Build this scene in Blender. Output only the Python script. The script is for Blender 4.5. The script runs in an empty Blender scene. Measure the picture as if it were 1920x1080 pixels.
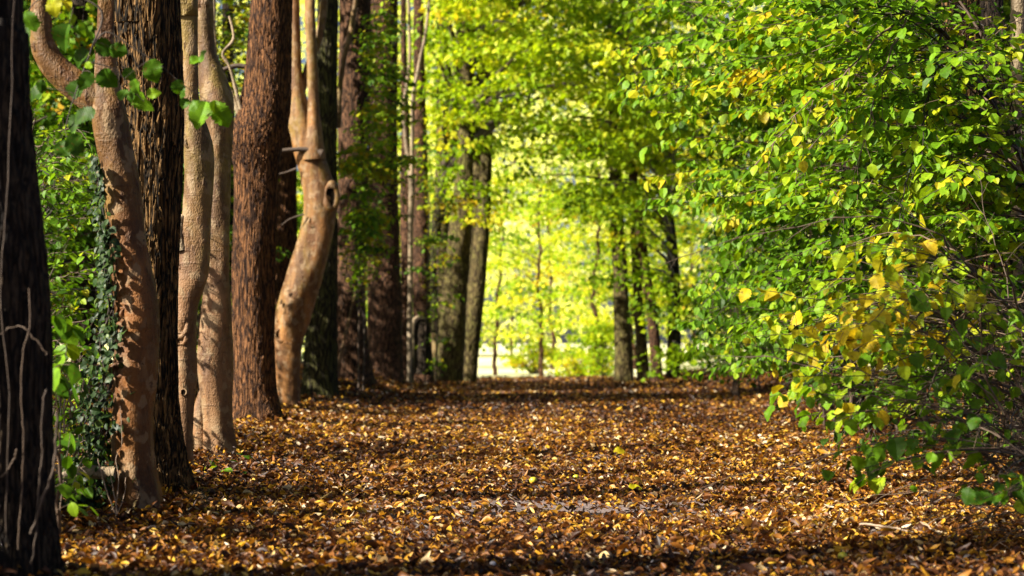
import bpy, math, random
import numpy as np
from mathutils import Vector

# ------------------------------------------------------------------ camera, sky, sun, exposure
sc = bpy.context.scene
R = math.radians
F = 3700.0                                  # focal length in photo pixels (1920 wide)
CAMZ = 0.8
TILT = math.atan(100.0 / F)
cam_data = bpy.data.cameras.new("camera")
cam = bpy.data.objects.new("camera", cam_data)
sc.collection.objects.link(cam)
cam_data.sensor_width = 36.0
cam_data.lens = F / 1920.0 * 36.0
cam_data.clip_start = 0.1
cam_data.clip_end = 2000.0
cam.location = (0, 0, CAMZ)
cam.rotation_euler = (math.pi / 2 + TILT, 0, 0)
cam_data.dof.use_dof = True
cam_data.dof.focus_distance = 11.0
cam_data.dof.aperture_fstop = 3.3
cam_data.dof.aperture_blades = 0
sc.camera = cam

SUN = Vector((-0.76, -0.34, 0.56)).normalized()      # towards the sun
sun_el = math.asin(SUN.z)
world = bpy.data.worlds.new("World")
sc.world = world
world.use_nodes = True
wn = world.node_tree.nodes
sky = wn.new("ShaderNodeTexSky")
sky.sky_type = 'NISHITA'
sky.sun_disc = False
sky.air_density = 0.5
sky.dust_density = 2.5
sky.ozone_density = 0.6
sky.sun_elevation = sun_el
sky.sun_rotation = math.atan2(SUN.x, SUN.y)
world.node_tree.links.new(sky.outputs[0], wn["Background"].inputs[0])
wn["Background"].inputs[1].default_value = 0.05
sl = bpy.data.lights.new("sun", 'SUN')
sl.energy = 5.0
sl.angle = R(0.5)
sl.color = (1.0, 0.93, 0.80)
so = bpy.data.objects.new("sun", sl)
sc.collection.objects.link(so)
so.rotation_euler = SUN.to_track_quat('Z', 'Y').to_euler()
sc.view_settings.view_transform = 'Standard'
sc.view_settings.look = 'None'
sc.view_settings.exposure = 1.5
sc.view_settings.gamma = 1.0
sc.view_settings.use_curve_mapping = False
sc.cycles.max_bounces = 6
sc.cycles.diffuse_bounces = 3
sc.cycles.glossy_bounces = 1
sc.cycles.transmission_bounces = 3
sc.cycles.transparent_max_bounces = 4
sc.cycles.caustics_reflective = False
sc.cycles.caustics_refractive = False

rng = np.random.default_rng(11)
UP = np.array([0, 0, 1.0])

# ------------------------------------------------------------------ small geometry kit
def ray(px, py):
    """photo pixel -> world direction with y component 1"""
    cx, cy = (px - 960) / F, (540 - py) / F
    c, s = math.cos(TILT), math.sin(TILT)
    d = np.array([cx, c - cy * s, s + cy * c])
    return d / d[1]

def at(px, py, D):
    d = ray(px, py)
    return np.array([0, 0, CAMZ]) + d * D

def sstep(a, b, x):
    t = np.clip((np.asarray(x, float) - a) / (b - a), 0, 1)
    return t * t * (3 - 2 * t)

_w = np.random.default_rng(5)
_WV = [(_w.normal(0, 1, 2) / s, _w.uniform(0, 6.28), a) for s, a in
       [(3, .020), (2.2, .016), (1.3, .012), (1.0, .010), (.6, .007), (.45, .006), (.3, .004), (.2, .003)]]

def gz(x, y):
    x = np.asarray(x, float); y = np.asarray(y, float)
    z = -0.0058 * np.clip(y, -40, 57)
    fade = 1 - sstep(62, 80, y)
    edge = -1.45 - 0.028 * np.clip(y, 0, 60)
    bank = sstep(-.3, 1.3, edge - x + .5) * (0.07 + .36 * sstep(26, 44, y))
    bank2 = sstep(0, 2.0, x - (2.6 + .02 * y)) * .22
    z = z + fade * (bank + bank2)
    lip = -0.25 * sstep(58, 66, y)
    b = 0
    for k, ph, a in _WV:
        b = b + a * np.sin(k[0] * x + k[1] * y + ph)
    return z + lip + b * fade

def groundpt(px, py, lo=5.0, hi=58.0):
    d = ray(px, py)
    D = lo
    while D < hi:
        p = np.array([0, 0, CAMZ]) + d * D
        if p[2] <= gz(p[0], p[1]):
            break
        D += 0.05
    return D

def norm(v):
    v = np.asarray(v, float)
    return v / (np.linalg.norm(v, axis=-1, keepdims=True) + 1e-12)

def smooth_path(pts, n):
    """Catmull-Rom through the rows of pts (any width), n samples"""
    P = np.asarray(pts, float)
    if len(P) == 2:
        t = np.linspace(0, 1, n)[:, None]
        return P[0] * (1 - t) + P[1] * t
    seg = np.r_[0, np.cumsum(np.linalg.norm(np.diff(P[:, :3], axis=0), axis=1) + 1e-6)]
    s = np.linspace(0, seg[-1], n)
    i = np.clip(np.searchsorted(seg, s, 'right') - 1, 0, len(P) - 2)
    t = ((s - seg[i]) / (seg[i + 1] - seg[i]))[:, None]
    p0 = P[np.maximum(i - 1, 0)]; p1 = P[i]; p2 = P[i + 1]; p3 = P[np.minimum(i + 2, len(P) - 1)]
    m1 = (p2 - p0) / 2; m2 = (p3 - p1) / 2
    t2, t3 = t * t, t * t * t
    return (2*t3 - 3*t2 + 1) * p1 + (t3 - 2*t2 + t) * m1 + (-2*t3 + 3*t2) * p2 + (t3 - t2) * m2

class Acc:
    """collects quads into ONE mesh"""
    def __init__(self):
        self.v, self.q, self.t, self.n = [], [], [], 0
    def add(self, V, Q, tint=0.5):
        self.v.append(np.asarray(V, np.float32)); self.q.append(np.asarray(Q, np.int64) + self.n)
        t = np.full(len(V), tint, np.float32) if np.isscalar(tint) else np.asarray(tint, np.float32)
        self.t.append(t); self.n += len(V)
    def tube(self, pts, rad, k=5, tint=0.5, cap=True):
        pts = np.asarray(pts, float); m = len(pts)
        rad = np.broadcast_to(np.asarray(rad, float), (m,))
        tan = norm(np.gradient(pts, axis=0))
        ref = np.array([0, 0, 1.0]) if abs(tan[m // 2][2]) < .8 else np.array([0, 1.0, 0])
        a = norm(np.cross(tan, ref)); b = np.cross(tan, a)
        th = np.arange(k) / k * 2 * np.pi
        V = pts[:, None] + rad[:, None, None] * (np.cos(th)[None, :, None] * a[:, None] + np.sin(th)[None, :, None] * b[:, None])
        V = V.reshape(-1, 3)
        i = np.arange(m - 1)[:, None] * k; j = np.arange(k)[None]; j2 = (j + 1) % k
        Q = np.stack([i + j, i + j2, i + k + j2, i + k + j], -1).reshape(-1, 4)
        self.add(V, Q, tint)
    def build(self, name, mat, parent=None, loc=(0, 0, 0), smooth=True):
        if not self.v:
            return None
        V = np.concatenate(self.v) - np.asarray(loc, np.float32)
        Q = np.concatenate(self.q); T = np.concatenate(self.t)
        me = bpy.data.meshes.new(name)
        me.vertices.add(len(V)); me.vertices.foreach_set("co", V.astype(np.float32).ravel())
        me.loops.add(Q.size); me.loops.foreach_set("vertex_index", Q.astype(np.int32).ravel())
        me.polygons.add(len(Q)); me.polygons.foreach_set("loop_start", np.arange(0, Q.size, 4, dtype=np.int32))
        me.polygons.foreach_set("use_smooth", np.full(len(Q), smooth, bool))
        at_ = me.attributes.new("tint", 'FLOAT', 'POINT'); at_.data.foreach_set("value", T)
        me.update(calc_edges=True)
        me.materials.append(mat)
        o = bpy.data.objects.new(name, me)
        sc.collection.objects.link(o)
        if parent is not None:
            o.parent = parent
        else:
            o.location = loc
        return o

def thing(name, label, cat, loc, group=None):
    o = bpy.data.objects.new(name, None)
    o.empty_display_size = .2
    sc.collection.objects.link(o)
    o.location = loc
    o["label"] = label; o["category"] = cat
    if group: o["group"] = group
    return o

def tag(o, label, cat, group=None):
    o["label"] = label; o["category"] = cat
    if group: o["group"] = group
    return o

# leaf templates: (t along, side, height) grids -------------------------------------------------
def leaf_template(ts, ws, fold=.25, curl=.15, jag=0, cup=0):
    V = []
    for i, (t, w) in enumerate(zip(ts, ws)):
        w2 = w * (1 + (jag if i % 2 else -jag))
        z = -curl * t * t
        V += [(t, -w2, z + fold * w2 + cup * w2), (t, 0, z), (t, w2, z + fold * w2 + cup * w2)]
    Q = []
    for i in range(len(ts) - 1):
        a = i * 3
        Q += [(a, a + 1, a + 4, a + 3), (a + 1, a + 2, a + 5, a + 4)]
    return np.array(V), np.array(Q)

LEAF_NEAR = [leaf_template([0, .1, .25, .45, .62, .8, .92, 1.0], [.02, .24, .38, .42, .40, .30, .15, .005], f, c, .05) for f, c in ((.22, .12), (.4, .25), (.1, .3), (.3, -.08))]
def _big(f, c, sd):
    r_ = np.random.default_rng(sd); t = np.linspace(0, 1, 15)
    w = np.interp(t, [0, .08, .2, .4, .6, .8, .92, 1], [.02, .26, .40, .45, .43, .29, .13, .005]) * (1 + .11 * np.where(np.arange(15) % 2, 1, -1) * (t > .05)) * r_.uniform(.94, 1.06, 15)
    V, Q = leaf_template(t, w, f, c)
    V = V.copy(); V[:, 1] += .06 * np.sin(3 * V[:, 0] + sd); V[:, 2] += .035 * np.sin(9 * V[:, 0] + sd) * np.abs(V[:, 1]) * 4
    return V, Q
LEAF_BIG = [_big(f, c, i) for i, (f, c) in enumerate(((.25, .2), (.45, .35), (.12, .4), (.35, -.1), (.6, .25), (-.2, .3)))]
LEAF_MID = [leaf_template([0, .2, .55, .85, 1.0], [.03, .34, .40, .2, .01], f, c) for f, c in ((.25, .15), (.4, .28), (.1, .25))]
LEAF_FAR = [leaf_template([0, .45, 1.0], [.06, .42, .04], f, c) for f, c in ((.25, .15), (.5, .3), (.05, .2))]
LITTER_NEAR = [leaf_template([0, .2, .45, .7, 1.0], [.05, .17 * w, .24 * w, .18 * w, .03], f, c) for f, c, w in ((1.4, .55, 1), (.6, -.6, .8), (-.6, .5, 1), (1.0, -.3, 1.2), (-.2, .7, .7), (2.2, .15, .9), (.8, .9, .6), (.4, .2, 1.5))]
LITTER_FAR = [leaf_template([0, .45, 1.0], [.08, .27, .05], f, c) for f, c in ((1.2, .4), (.5, -.4), (-.5, .3), (.2, .6))]

def put_leaves(acc, tmpl, pos, d, n, size, tint):
    """pos,d,n (N,3), size (N,), tint (N,)"""
    pos, d, n = (np.asarray(x, float) for x in (pos, d, n))
    N = len(pos)
    if N == 0: return
    d = norm(d); b = norm(np.cross(n, d)); n = np.cross(d, b)
    which = rng.integers(0, len(tmpl), N)
    for w in range(len(tmpl)):
        m = which == w
        if not m.any(): continue
        T, Q = tmpl[w]; k = len(T)
        s = np.asarray(size)[m][:, None, None]
        wid = rng.uniform(.85, 1.15, m.sum())[:, None, None]
        V = pos[m][:, None] + s * (T[None, :, 0:1] * d[m][:, None] + wid * T[None, :, 1:2] * b[m][:, None] + T[None, :, 2:3] * n[m][:, None])
        QQ = (Q[None] + (np.arange(m.sum()) * k)[:, None, None]).reshape(-1, 4)
        acc.add(V.reshape(-1, 3), QQ, np.repeat(np.asarray(tint)[m], k))

# ------------------------------------------------------------------ materials
def newmat(name):
    m = bpy.data.materials.new(name); m.use_nodes = True
    return m, m.node_tree.nodes, m.node_tree.links, m.node_tree.nodes["Principled BSDF"]

def ramp(nodes, stops):
    r = nodes.new("ShaderNodeValToRGB")
    e = r.color_ramp.elements
    while len(e) < len(stops): e.new(.5)
    for el, (p, c) in zip(e, stops):
        el.position = p; el.color = (*c, 1)
    return r

def leaf_mat(name, stops, trans=.4, rough=.5, spec=.2, tboost=(1.25, 1.15, .6)):
    m, N, L, P = newmat(name)
    a = N.new("ShaderNodeAttribute"); a.attribute_name = "tint"
    r = ramp(N, stops)
    L.new(a.outputs["Fac"], r.inputs[0])
    # blotches inside the leaf
    tc = N.new("ShaderNodeTexCoord"); nz = N.new("ShaderNodeTexNoise"); nz.inputs["Scale"].default_value = 45
    L.new(tc.outputs["Object"], nz.inputs["Vector"])
    hsv = N.new("ShaderNodeHueSaturation")
    mp = N.new("ShaderNodeMapRange"); mp.inputs[1].default_value = .3; mp.inputs[2].default_value = .7
    mp.inputs[3].default_value = .75; mp.inputs[4].default_value = 1.25
    L.new(nz.outputs["Fac"], mp.inputs[0]); L.new(mp.outputs[0], hsv.inputs["Value"])
    L.new(r.outputs[0], hsv.inputs["Color"])
    L.new(hsv.outputs[0], P.inputs["Base Color"])
    sp = N.new("ShaderNodeTexNoise"); sp.inputs["Scale"].default_value = 70; sp.inputs["Detail"].default_value = 2; L.new(tc.outputs["Object"], sp.inputs["Vector"])
    sm = N.new("ShaderNodeMapRange"); sm.inputs[1].default_value = .64; sm.inputs[2].default_value = .70; sm.inputs[4].default_value = .6; L.new(sp.outputs["Fac"], sm.inputs[0])
    bl = N.new("ShaderNodeMix"); bl.data_type = 'RGBA'; bl.inputs["B"].default_value = (.16, .085, .015, 1)
    L.new(sm.outputs[0], bl.inputs["Factor"]); L.new(hsv.outputs[0], bl.inputs["A"]); L.new(bl.outputs["Result"], P.inputs["Base Color"])
    P.inputs["Roughness"].default_value = rough
    P.inputs["Specular IOR Level"].default_value = spec
    if trans > 0:
        tr = N.new("ShaderNodeBsdfTranslucent"); mul = N.new("ShaderNodeMix"); mul.data_type = 'RGBA'; mul.blend_type = 'MULTIPLY'
        mul.inputs["Factor"].default_value = 1.0
        L.new(bl.outputs["Result"], mul.inputs["A"]); mul.inputs["B"].default_value = (*tboost, 1)
        L.new(mul.outputs["Result"], tr.inputs["Color"])
        mx = N.new("ShaderNodeMixShader"); mx.inputs[0].default_value = trans
        L.new(P.outputs[0], mx.inputs[1]); L.new(tr.outputs[0], mx.inputs[2])
        L.new(mx.outputs[0], N["Material Output"].inputs["Surface"])
    return m

def rough_bark(name, ridge, ridge2, crack, scale=26, depth=.02, zs=.2, moss=0.0, mosscol=(.06, .062, .014)):
    m, N, L, P = newmat(name)
    tc = N.new("ShaderNodeTexCoord"); mp = N.new("ShaderNodeMapping"); mp.inputs["Scale"].default_value = (1, 1, zs)
    L.new(tc.outputs["Object"], mp.inputs[0])
    nz = N.new("ShaderNodeTexNoise"); nz.inputs["Scale"].default_value = scale * .45; nz.inputs["Detail"].default_value = 4
    L.new(mp.outputs[0], nz.inputs["Vector"])
    sub = N.new("ShaderNodeVectorMath"); sub.operation = 'SUBTRACT'; sub.inputs[1].default_value = (.5, .5, .5)
    L.new(nz.outputs["Color"], sub.inputs[0])
    scl = N.new("ShaderNodeVectorMath"); scl.operation = 'SCALE'; scl.inputs["Scale"].default_value = 3.0 / scale
    L.new(sub.outputs[0], scl.inputs[0])
    add = N.new("ShaderNodeVectorMath"); add.operation = 'ADD'
    L.new(mp.outputs[0], add.inputs[0]); L.new(scl.outputs[0], add.inputs[1])
    vo = N.new("ShaderNodeTexVoronoi"); vo.feature = 'DISTANCE_TO_EDGE'; vo.inputs["Scale"].default_value = scale
    L.new(add.outputs[0], vo.inputs["Vector"])
    mr = N.new("ShaderNodeMapRange"); mr.interpolation_type = 'SMOOTHSTEP'
    mr.inputs[1].default_value = 0.02; mr.inputs[2].default_value = .30
    L.new(vo.outputs["Distance"], mr.inputs[0])
    n2 = N.new("ShaderNodeTexNoise"); n2.inputs["Scale"].default_value = 90; n2.inputs["Detail"].default_value = 5
    mp2 = N.new("ShaderNodeMapping"); mp2.inputs["Scale"].default_value = (1, 1, .45)
    L.new(tc.outputs["Object"], mp2.inputs[0]); L.new(mp2.outputs[0], n2.inputs["Vector"])
    n3 = N.new("ShaderNodeTexNoise"); n3.inputs["Scale"].default_value = 3.5; n3.inputs["Detail"].default_value = 3
    L.new(tc.outputs["Object"], n3.inputs["Vector"])
    c0 = N.new("ShaderNodeMix"); c0.data_type = 'RGBA'; c0.inputs["A"].default_value = (*ridge, 1); c0.inputs["B"].default_value = (*ridge2, 1)
    cr = N.new("ShaderNodeMapRange"); cr.inputs[1].default_value = .35; cr.inputs[2].default_value = .65
    L.new(n2.outputs["Fac"], cr.inputs[0]); L.new(cr.outputs[0], c0.inputs["Factor"])
    cm = N.new("ShaderNodeMix"); cm.data_type = 'RGBA'; cm.inputs["B"].default_value = (*mosscol, 1)
    mm = N.new("ShaderNodeMapRange"); mm.inputs[1].default_value = .62 - .5 * moss; mm.inputs[2].default_value = .85 - .5 * moss; mm.inputs[4].default_value = min(1, moss * 1.4)
    L.new(n3.outputs["Fac"], mm.inputs[0]); L.new(mm.outputs[0], cm.inputs["Factor"]); L.new(c0.outputs["Result"], cm.inputs["A"])
    c1 = N.new("ShaderNodeMix"); c1.data_type = 'RGBA'; c1.inputs["A"].default_value = (*crack, 1)
    L.new(cm.outputs["Result"], c1.inputs["B"]); L.new(mr.outputs[0], c1.inputs["Factor"])
    L.new(c1.outputs["Result"], P.inputs["Base Color"])
    P.inputs["Roughness"].default_value = .85; P.inputs["Specular IOR Level"].default_value = .2
    h = N.new("ShaderNodeMath"); h.operation = 'MULTIPLY_ADD'; h.inputs[1].default_value = .35
    L.new(n2.outputs["Fac"], h.inputs[0]); L.new(mr.outputs[0], h.inputs[2])
    d = N.new("ShaderNodeDisplacement"); d.inputs["Scale"].default_value = depth; d.inputs["Midlevel"].default_value = .8
    L.new(h.outputs[0], d.inputs["Height"]); L.new(d.outputs[0], N["Material Output"].inputs["Displacement"])
    m.displacement_method = 'BOTH'
    return m

def smooth_bark(name, c_a, c_b, c_dark, c_lich=(.28, .20, .11), moss=(.175, .125, .024), mossf=.5, depth=.006):
    m, N, L, P = newmat(name)
    tc = N.new("ShaderNodeTexCoord")
    def noise(scale, detail, zs=1.0, lo=.35, hi=.65):
        mp = N.new("ShaderNodeMapping"); mp.inputs["Scale"].default_value = (1, 1, zs)
        n = N.new("ShaderNodeTexNoise"); n.inputs["Scale"].default_value = scale; n.inputs["Detail"].default_value = detail
        L.new(tc.outputs["Object"], mp.inputs[0]); L.new(mp.outputs[0], n.inputs["Vector"])
        r = N.new("ShaderNodeMapRange"); r.inputs[1].default_value = lo; r.inputs[2].default_value = hi
        L.new(n.outputs["Fac"], r.inputs[0])
        return r.outputs[0]
    def mix(fac, A, B, k=1.0):
        x = N.new("ShaderNodeMix"); x.data_type = 'RGBA'
        if k != 1.0:
            q = N.new("ShaderNodeMath"); q.operation = 'MULTIPLY'; q.inputs[1].default_value = k
            L.new(fac, q.inputs[0]); fac = q.outputs[0]
        L.new(fac, x.inputs["Factor"])
        for s, v in (("A", A), ("B", B)):
            if isinstance(v, tuple): x.inputs[s].default_value = (*v, 1)
            else: L.new(v, x.inputs[s])
        return x.outputs["Result"]
    big = noise(2.6, 5, .45); mid = noise(6, 6, .45, .46, .60); rings = noise(7, 4, 6.0, .56, .76); fine = noise(110, 3, .6, .3, .7)
    specks = noise(30, 2, 1.2, .66, .71)
    mossn = noise(4, 5, .3, .38, .62)
    c = mix(big, c_a, c_b)
    sx = N.new("ShaderNodeSeparateXYZ"); L.new(tc.outputs["Object"], sx.inputs[0])
    hz = N.new("ShaderNodeMapRange"); hz.inputs[1].default_value = .6; hz.inputs[2].default_value = 1.9; hz.inputs[3].default_value = .2; hz.inputs[4].default_value = 1.8; L.new(sx.outputs[2], hz.inputs[0])
    mh = N.new("ShaderNodeMath"); mh.operation = 'MULTIPLY'; mh.use_clamp = True; L.new(mossn, mh.inputs[0]); L.new(hz.outputs[0], mh.inputs[1])
    c = mix(mh.outputs[0], c, moss, mossf)
    streak = noise(9, 5, .12, .50, .62); lichen = noise(12, 5, .8, .55, .60); cracks = noise(30, 5, .35, .60, .72)
    plates = noise(7, 6, .5, .49, .53); plates2 = noise(11, 6, .7, .55, .58)
    c = mix(plates, c, c_b, .55)
    c = mix(plates2, c, c_lich, .30)
    c = mix(streak, c, c_dark, .62)
    c = mix(mid, c, c_dark, .68)
    c = mix(lichen, c, c_lich, .6)
    c = mix(rings, c, c_dark, .45)
    c = mix(cracks, c, c_dark, .9)
    c = mix(specks, c, c_dark, .8)
    c = mix(fine, c, c_a, .25)
    L.new(c, P.inputs["Base Color"])
    P.inputs["Roughness"].default_value = .62; P.inputs["Specular IOR Level"].default_value = .3
    s1 = N.new("ShaderNodeMath"); s1.operation = 'MULTIPLY_ADD'; s1.inputs[1].default_value = .38
    L.new(fine, s1.inputs[0]); L.new(mid, s1.inputs[2])
    s2 = N.new("ShaderNodeMath"); s2.operation = 'MULTIPLY_ADD'; s2.inputs[1].default_value = -.45
    L.new(rings, s2.inputs[0]); L.new(s1.outputs[0], s2.inputs[2])
    s3 = N.new('ShaderNodeMath'); s3.operation = 'MULTIPLY_ADD'; s3.inputs[1].default_value = -.7
    L.new(cracks, s3.inputs[0]); L.new(s2.outputs[0], s3.inputs[2]); s2 = s3
    d = N.new("ShaderNodeDisplacement"); d.inputs["Scale"].default_value = depth; d.inputs["Midlevel"].default_value = .4
    L.new(s2.outputs[0], d.inputs["Height"]); L.new(d.outputs[0], N["Material Output"].inputs["Displacement"])
    m.displacement_method = 'BOTH'
    return m

def twig_mat(name, a, b, scale=30):
    m, N, L, P = newmat(name)
    tc = N.new("ShaderNodeTexCoord"); nz = N.new("ShaderNodeTexNoise"); nz.inputs["Scale"].default_value = scale; nz.inputs["Detail"].default_value = 4
    L.new(tc.outputs["Object"], nz.inputs["Vector"])
    at_ = N.new("ShaderNodeAttribute"); at_.attribute_name = "tint"
    ad = N.new("ShaderNodeMath"); ad.operation = 'MULTIPLY_ADD'; ad.inputs[1].default_value = .6
    sb = N.new("ShaderNodeMath"); sb.operation = 'SUBTRACT'; sb.inputs[1].default_value = .3
    L.new(nz.outputs["Fac"], ad.inputs[0]); L.new(at_.outputs["Fac"], sb.inputs[0]); L.new(sb.outputs[0], ad.inputs[2])
    r = ramp(N, [(.1, a), (.9, b)]); L.new(ad.outputs[0], r.inputs[0]); L.new(r.outputs[0], P.inputs["Base Color"])
    P.inputs["Roughness"].default_value = .7
    bp = N.new("ShaderNodeBump"); bp.inputs["Strength"].default_value = .5; bp.inputs["Distance"].default_value = .01
    L.new(nz.outputs["Fac"], bp.inputs["Height"]); L.new(bp.outputs[0], P.inputs["Normal"])
    return m

GREEN = [(0, (.016, .040, .003)), (.3, (.055, .14, .005)), (.55, (.16, .32, .009)), (.72, (.32, .42, .011)), (.85, (.55, .42, .014)), (.94, (.50, .24, .012)), (1, (.18, .07, .012))]
M = dict(
    leaf=leaf_mat("green_leaf", GREEN, .42),
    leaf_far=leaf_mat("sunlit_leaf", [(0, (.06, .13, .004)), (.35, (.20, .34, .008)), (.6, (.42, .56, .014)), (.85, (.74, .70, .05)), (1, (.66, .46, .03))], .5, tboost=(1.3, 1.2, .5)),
    leaf_pale=leaf_mat("pale_glow_leaf", [(0, (.42, .56, .03)), (.45, (.76, .82, .13)), (1, (.86, .87, .45))], .4, tboost=(1.2, 1.15, .8)),  # sun glow of the far opening put into the leaf colour
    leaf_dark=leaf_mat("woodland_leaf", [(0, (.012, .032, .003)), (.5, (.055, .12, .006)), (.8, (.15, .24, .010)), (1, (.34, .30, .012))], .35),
    ivy=leaf_mat("ivy_leaf", [(0, (.008, .022, .004)), (.6, (.022, .052, .008)), (1, (.10, .15, .025))], .12, rough=.5, spec=.25),
    litter=leaf_mat("fallen_leaf", [(0, (.018, .007, .004)), (.3, (.085, .028, .007)), (.52, (.235, .085, .010)), (.7, (.52, .25, .018)), (.85, (.62, .38, .03)), (.93, (.66, .50, .28)), (1, (.72, .60, .45))], .22, rough=.5, spec=.35, tboost=(1.1, .9, .6)),
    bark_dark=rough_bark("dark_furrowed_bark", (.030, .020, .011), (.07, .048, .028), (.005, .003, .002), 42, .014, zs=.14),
    bark_grey=rough_bark("brown_furrowed_bark", (.13, .070, .022), (.23, .125, .045), (.006, .004, .002), 40, .020, zs=.11, moss=.1),
    bark_red=rough_bark("reddish_furrowed_bark", (.12, .050, .018), (.21, .095, .036), (.015, .006, .003), 36, .016, zs=.10, moss=.1),
    bark_far=rough_bark("distant_bark", (.12, .055, .028), (.20, .10, .052), (.015, .008, .004), 26, .02, zs=.15, moss=.15),
    bark_green=rough_bark("mossy_bark", (.06, .05, .018), (.10, .085, .03), (.012, .009, .004), 16, .02, moss=.6),
    bark_mid=rough_bark("greenish_brown_bark", (.13, .095, .035), (.20, .15, .06), (.03, .02, .008), 16, .02, moss=.5, mosscol=(.12, .12, .025)),
    bark_tan=smooth_bark("tan_smooth_bark", (.23, .090, .020), (.11, .040, .009), (.022, .009, .004), mossf=.6),
    bark_pink=smooth_bark("pinkish_smooth_bark", (.27, .145, .066), (.18, .085, .036), (.045, .02, .010), mossf=.92),
    bark_hole=smooth_bark("warm_smooth_bark", (.36, .165, .048), (.21, .085, .024), (.04, .016, .007), mossf=.8),
    bark_pale=smooth_bark("pale_bark", (.42, .33, .22), (.30, .22, .13), (.10, .07, .04), mossf=.3),
    twig=twig_mat("twig_bark", (.008, .005, .003), (.12, .075, .045)),
    twig_pale=twig_mat("pale_twig_bark", (.10, .06, .035), (.40, .28, .19)),
)
def flat_mat(name, a, b, scale, rough=.8, bump=.02):
    m, N, L, P = newmat(name)
    tc = N.new("ShaderNodeTexCoord"); nz = N.new("ShaderNodeTexNoise"); nz.inputs["Scale"].default_value = scale; nz.inputs["Detail"].default_value = 5
    L.new(tc.outputs["Object"], nz.inputs["Vector"])
    r = ramp(N, [(.3, a), (.7, b)]); L.new(nz.outputs["Fac"], r.inputs[0]); L.new(r.outputs[0], P.inputs["Base Color"])
    P.inputs["Roughness"].default_value = rough
    bp = N.new("ShaderNodeBump"); bp.inputs["Distance"].default_value = bump
    L.new(nz.outputs["Fac"], bp.inputs["Height"]); L.new(bp.outputs[0], P.inputs["Normal"])
    return m
M["hollow"] = flat_mat("black_hollow_shade", (.004, .003, .002), (.012, .008, .005), 20)  # near-black colour stands in for the shade of a deep cavity
M["hollow"].node_tree.nodes["Principled BSDF"].inputs["Specular IOR Level"].default_value = 0.0
M["fruit"] = flat_mat("yellow_green_skin", (.42, .40, .02), (.55, .50, .04), 12, .4, .001)
M["pale_fruit"] = flat_mat("pale_mushroom_skin", (.75, .66, .62), (.8, .74, .7), 12, .5, .001)
M["post"] = flat_mat("weathered_post_wood", (.36, .24, .10), (.48, .34, .16), 9, .8, .01)

# ------------------------------------------------------------------ ground
def ground_sheet():
    ys = np.r_[np.linspace(-12, 4, 17), np.linspace(4.2, 24, 160), np.linspace(24.3, 70, 160), np.linspace(72, 140, 24), [170, 220, 300, 450, 700, 1100]]
    xs = np.r_[[-900, -500, -250, -120, -60, -40], np.linspace(-30, -8, 34), np.linspace(-7.8, 7.8, 118), np.linspace(8, 30, 34), [40, 60, 120, 250, 500, 900]]
    X, Y = np.meshgrid(xs, ys)
    Z = gz(X, Y)
    a = Acc(); n, m = X.shape
    i = np.arange(n - 1)[:, None] * m; j = np.arange(m - 1)[None]
    a.add(np.stack([X, Y, Z], -1).reshape(-1, 3), np.stack([i + j, i + j + 1, i + m + j + 1, i + m + j], -1).reshape(-1, 4))
    mt, N, L, P = newmat("forest_floor")
    tc = N.new("ShaderNodeTexCoord")
    vo = N.new("ShaderNodeTexVoronoi"); vo.inputs["Scale"].default_value = 19
    L.new(tc.outputs["Object"], vo.inputs["Vector"])
    sep = N.new("ShaderNodeSeparateColor"); L.new(vo.outputs["Color"], sep.inputs[0])
    r = ramp(N, [(0, (.02, .010, .006)), (.5, (.035, .016, .007)), (.8, (.09, .04, .012)), (1, (.16, .07, .016))])
    L.new(sep.outputs[0], r.inputs[0])
    # bare mauve-grey grit of the trodden path, where the litter is thin
    px = N.new("ShaderNodeSeparateXYZ"); L.new(tc.outputs["Object"], px.inputs[0])
    nz = N.new("ShaderNodeTexNoise"); nz.inputs["Scale"].default_value = 60; nz.inputs["Detail"].default_value = 6
    L.new(tc.outputs["Object"], nz.inputs["Vector"])
    rg = ramp(N, [(.3, (.11, .078, .070)), (.7, (.27, .20, .185))]); L.new(nz.outputs["Fac"], rg.inputs[0])
    ax = N.new("ShaderNodeMath"); ax.operation = 'ABSOLUTE'; L.new(px.outputs[0], ax.inputs[0])
    mk = N.new("ShaderNodeMapRange"); mk.interpolation_type = 'SMOOTHSTEP'; mk.inputs[1].default_value = 1.5; mk.inputs[2].default_value = .9
    L.new(ax.outputs[0], mk.inputs[0])
    mx = N.new("ShaderNodeMix"); mx.data_type = 'RGBA'; L.new(mk.outputs[0], mx.inputs["Factor"])
    L.new(r.outputs[0], mx.inputs["A"]); L.new(rg.outputs[0], mx.inputs["B"])
    # pale dry meadow beyond the end of the path
    fm = N.new("ShaderNodeMapRange"); fm.inputs[1].default_value = 59; fm.inputs[2].default_value = 62
    L.new(px.outputs[1], fm.inputs[0])
    n4 = N.new("ShaderNodeTexNoise"); n4.inputs["Scale"].default_value = .6; n4.inputs["Detail"].default_value = 6
    L.new(tc.outputs["Object"], n4.inputs["Vector"])
    r4 = ramp(N, [(.3, (.55, .52, .20)), (.6, (.78, .74, .46))]); L.new(n4.outputs["Fac"], r4.inputs[0])
    mf = N.new("ShaderNodeMix"); mf.data_type = 'RGBA'; L.new(fm.outputs[0], mf.inputs["Factor"])
    L.new(mx.outputs["Result"], mf.inputs["A"]); L.new(r4.outputs[0], mf.inputs["B"])
    L.new(mf.outputs["Result"], P.inputs["Base Color"])
    P.inputs["Roughness"].default_value = .9
    bp = N.new("ShaderNodeBump"); bp.inputs["Distance"].default_value = .02; bp.inputs["Strength"].default_value = .8
    L.new(nz.outputs["Fac"], bp.inputs["Height"]); L.new(bp.outputs[0], P.inputs["Normal"])
    o = a.build("ground", mt)
    o["kind"] = "structure"
ground_sheet()

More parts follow.
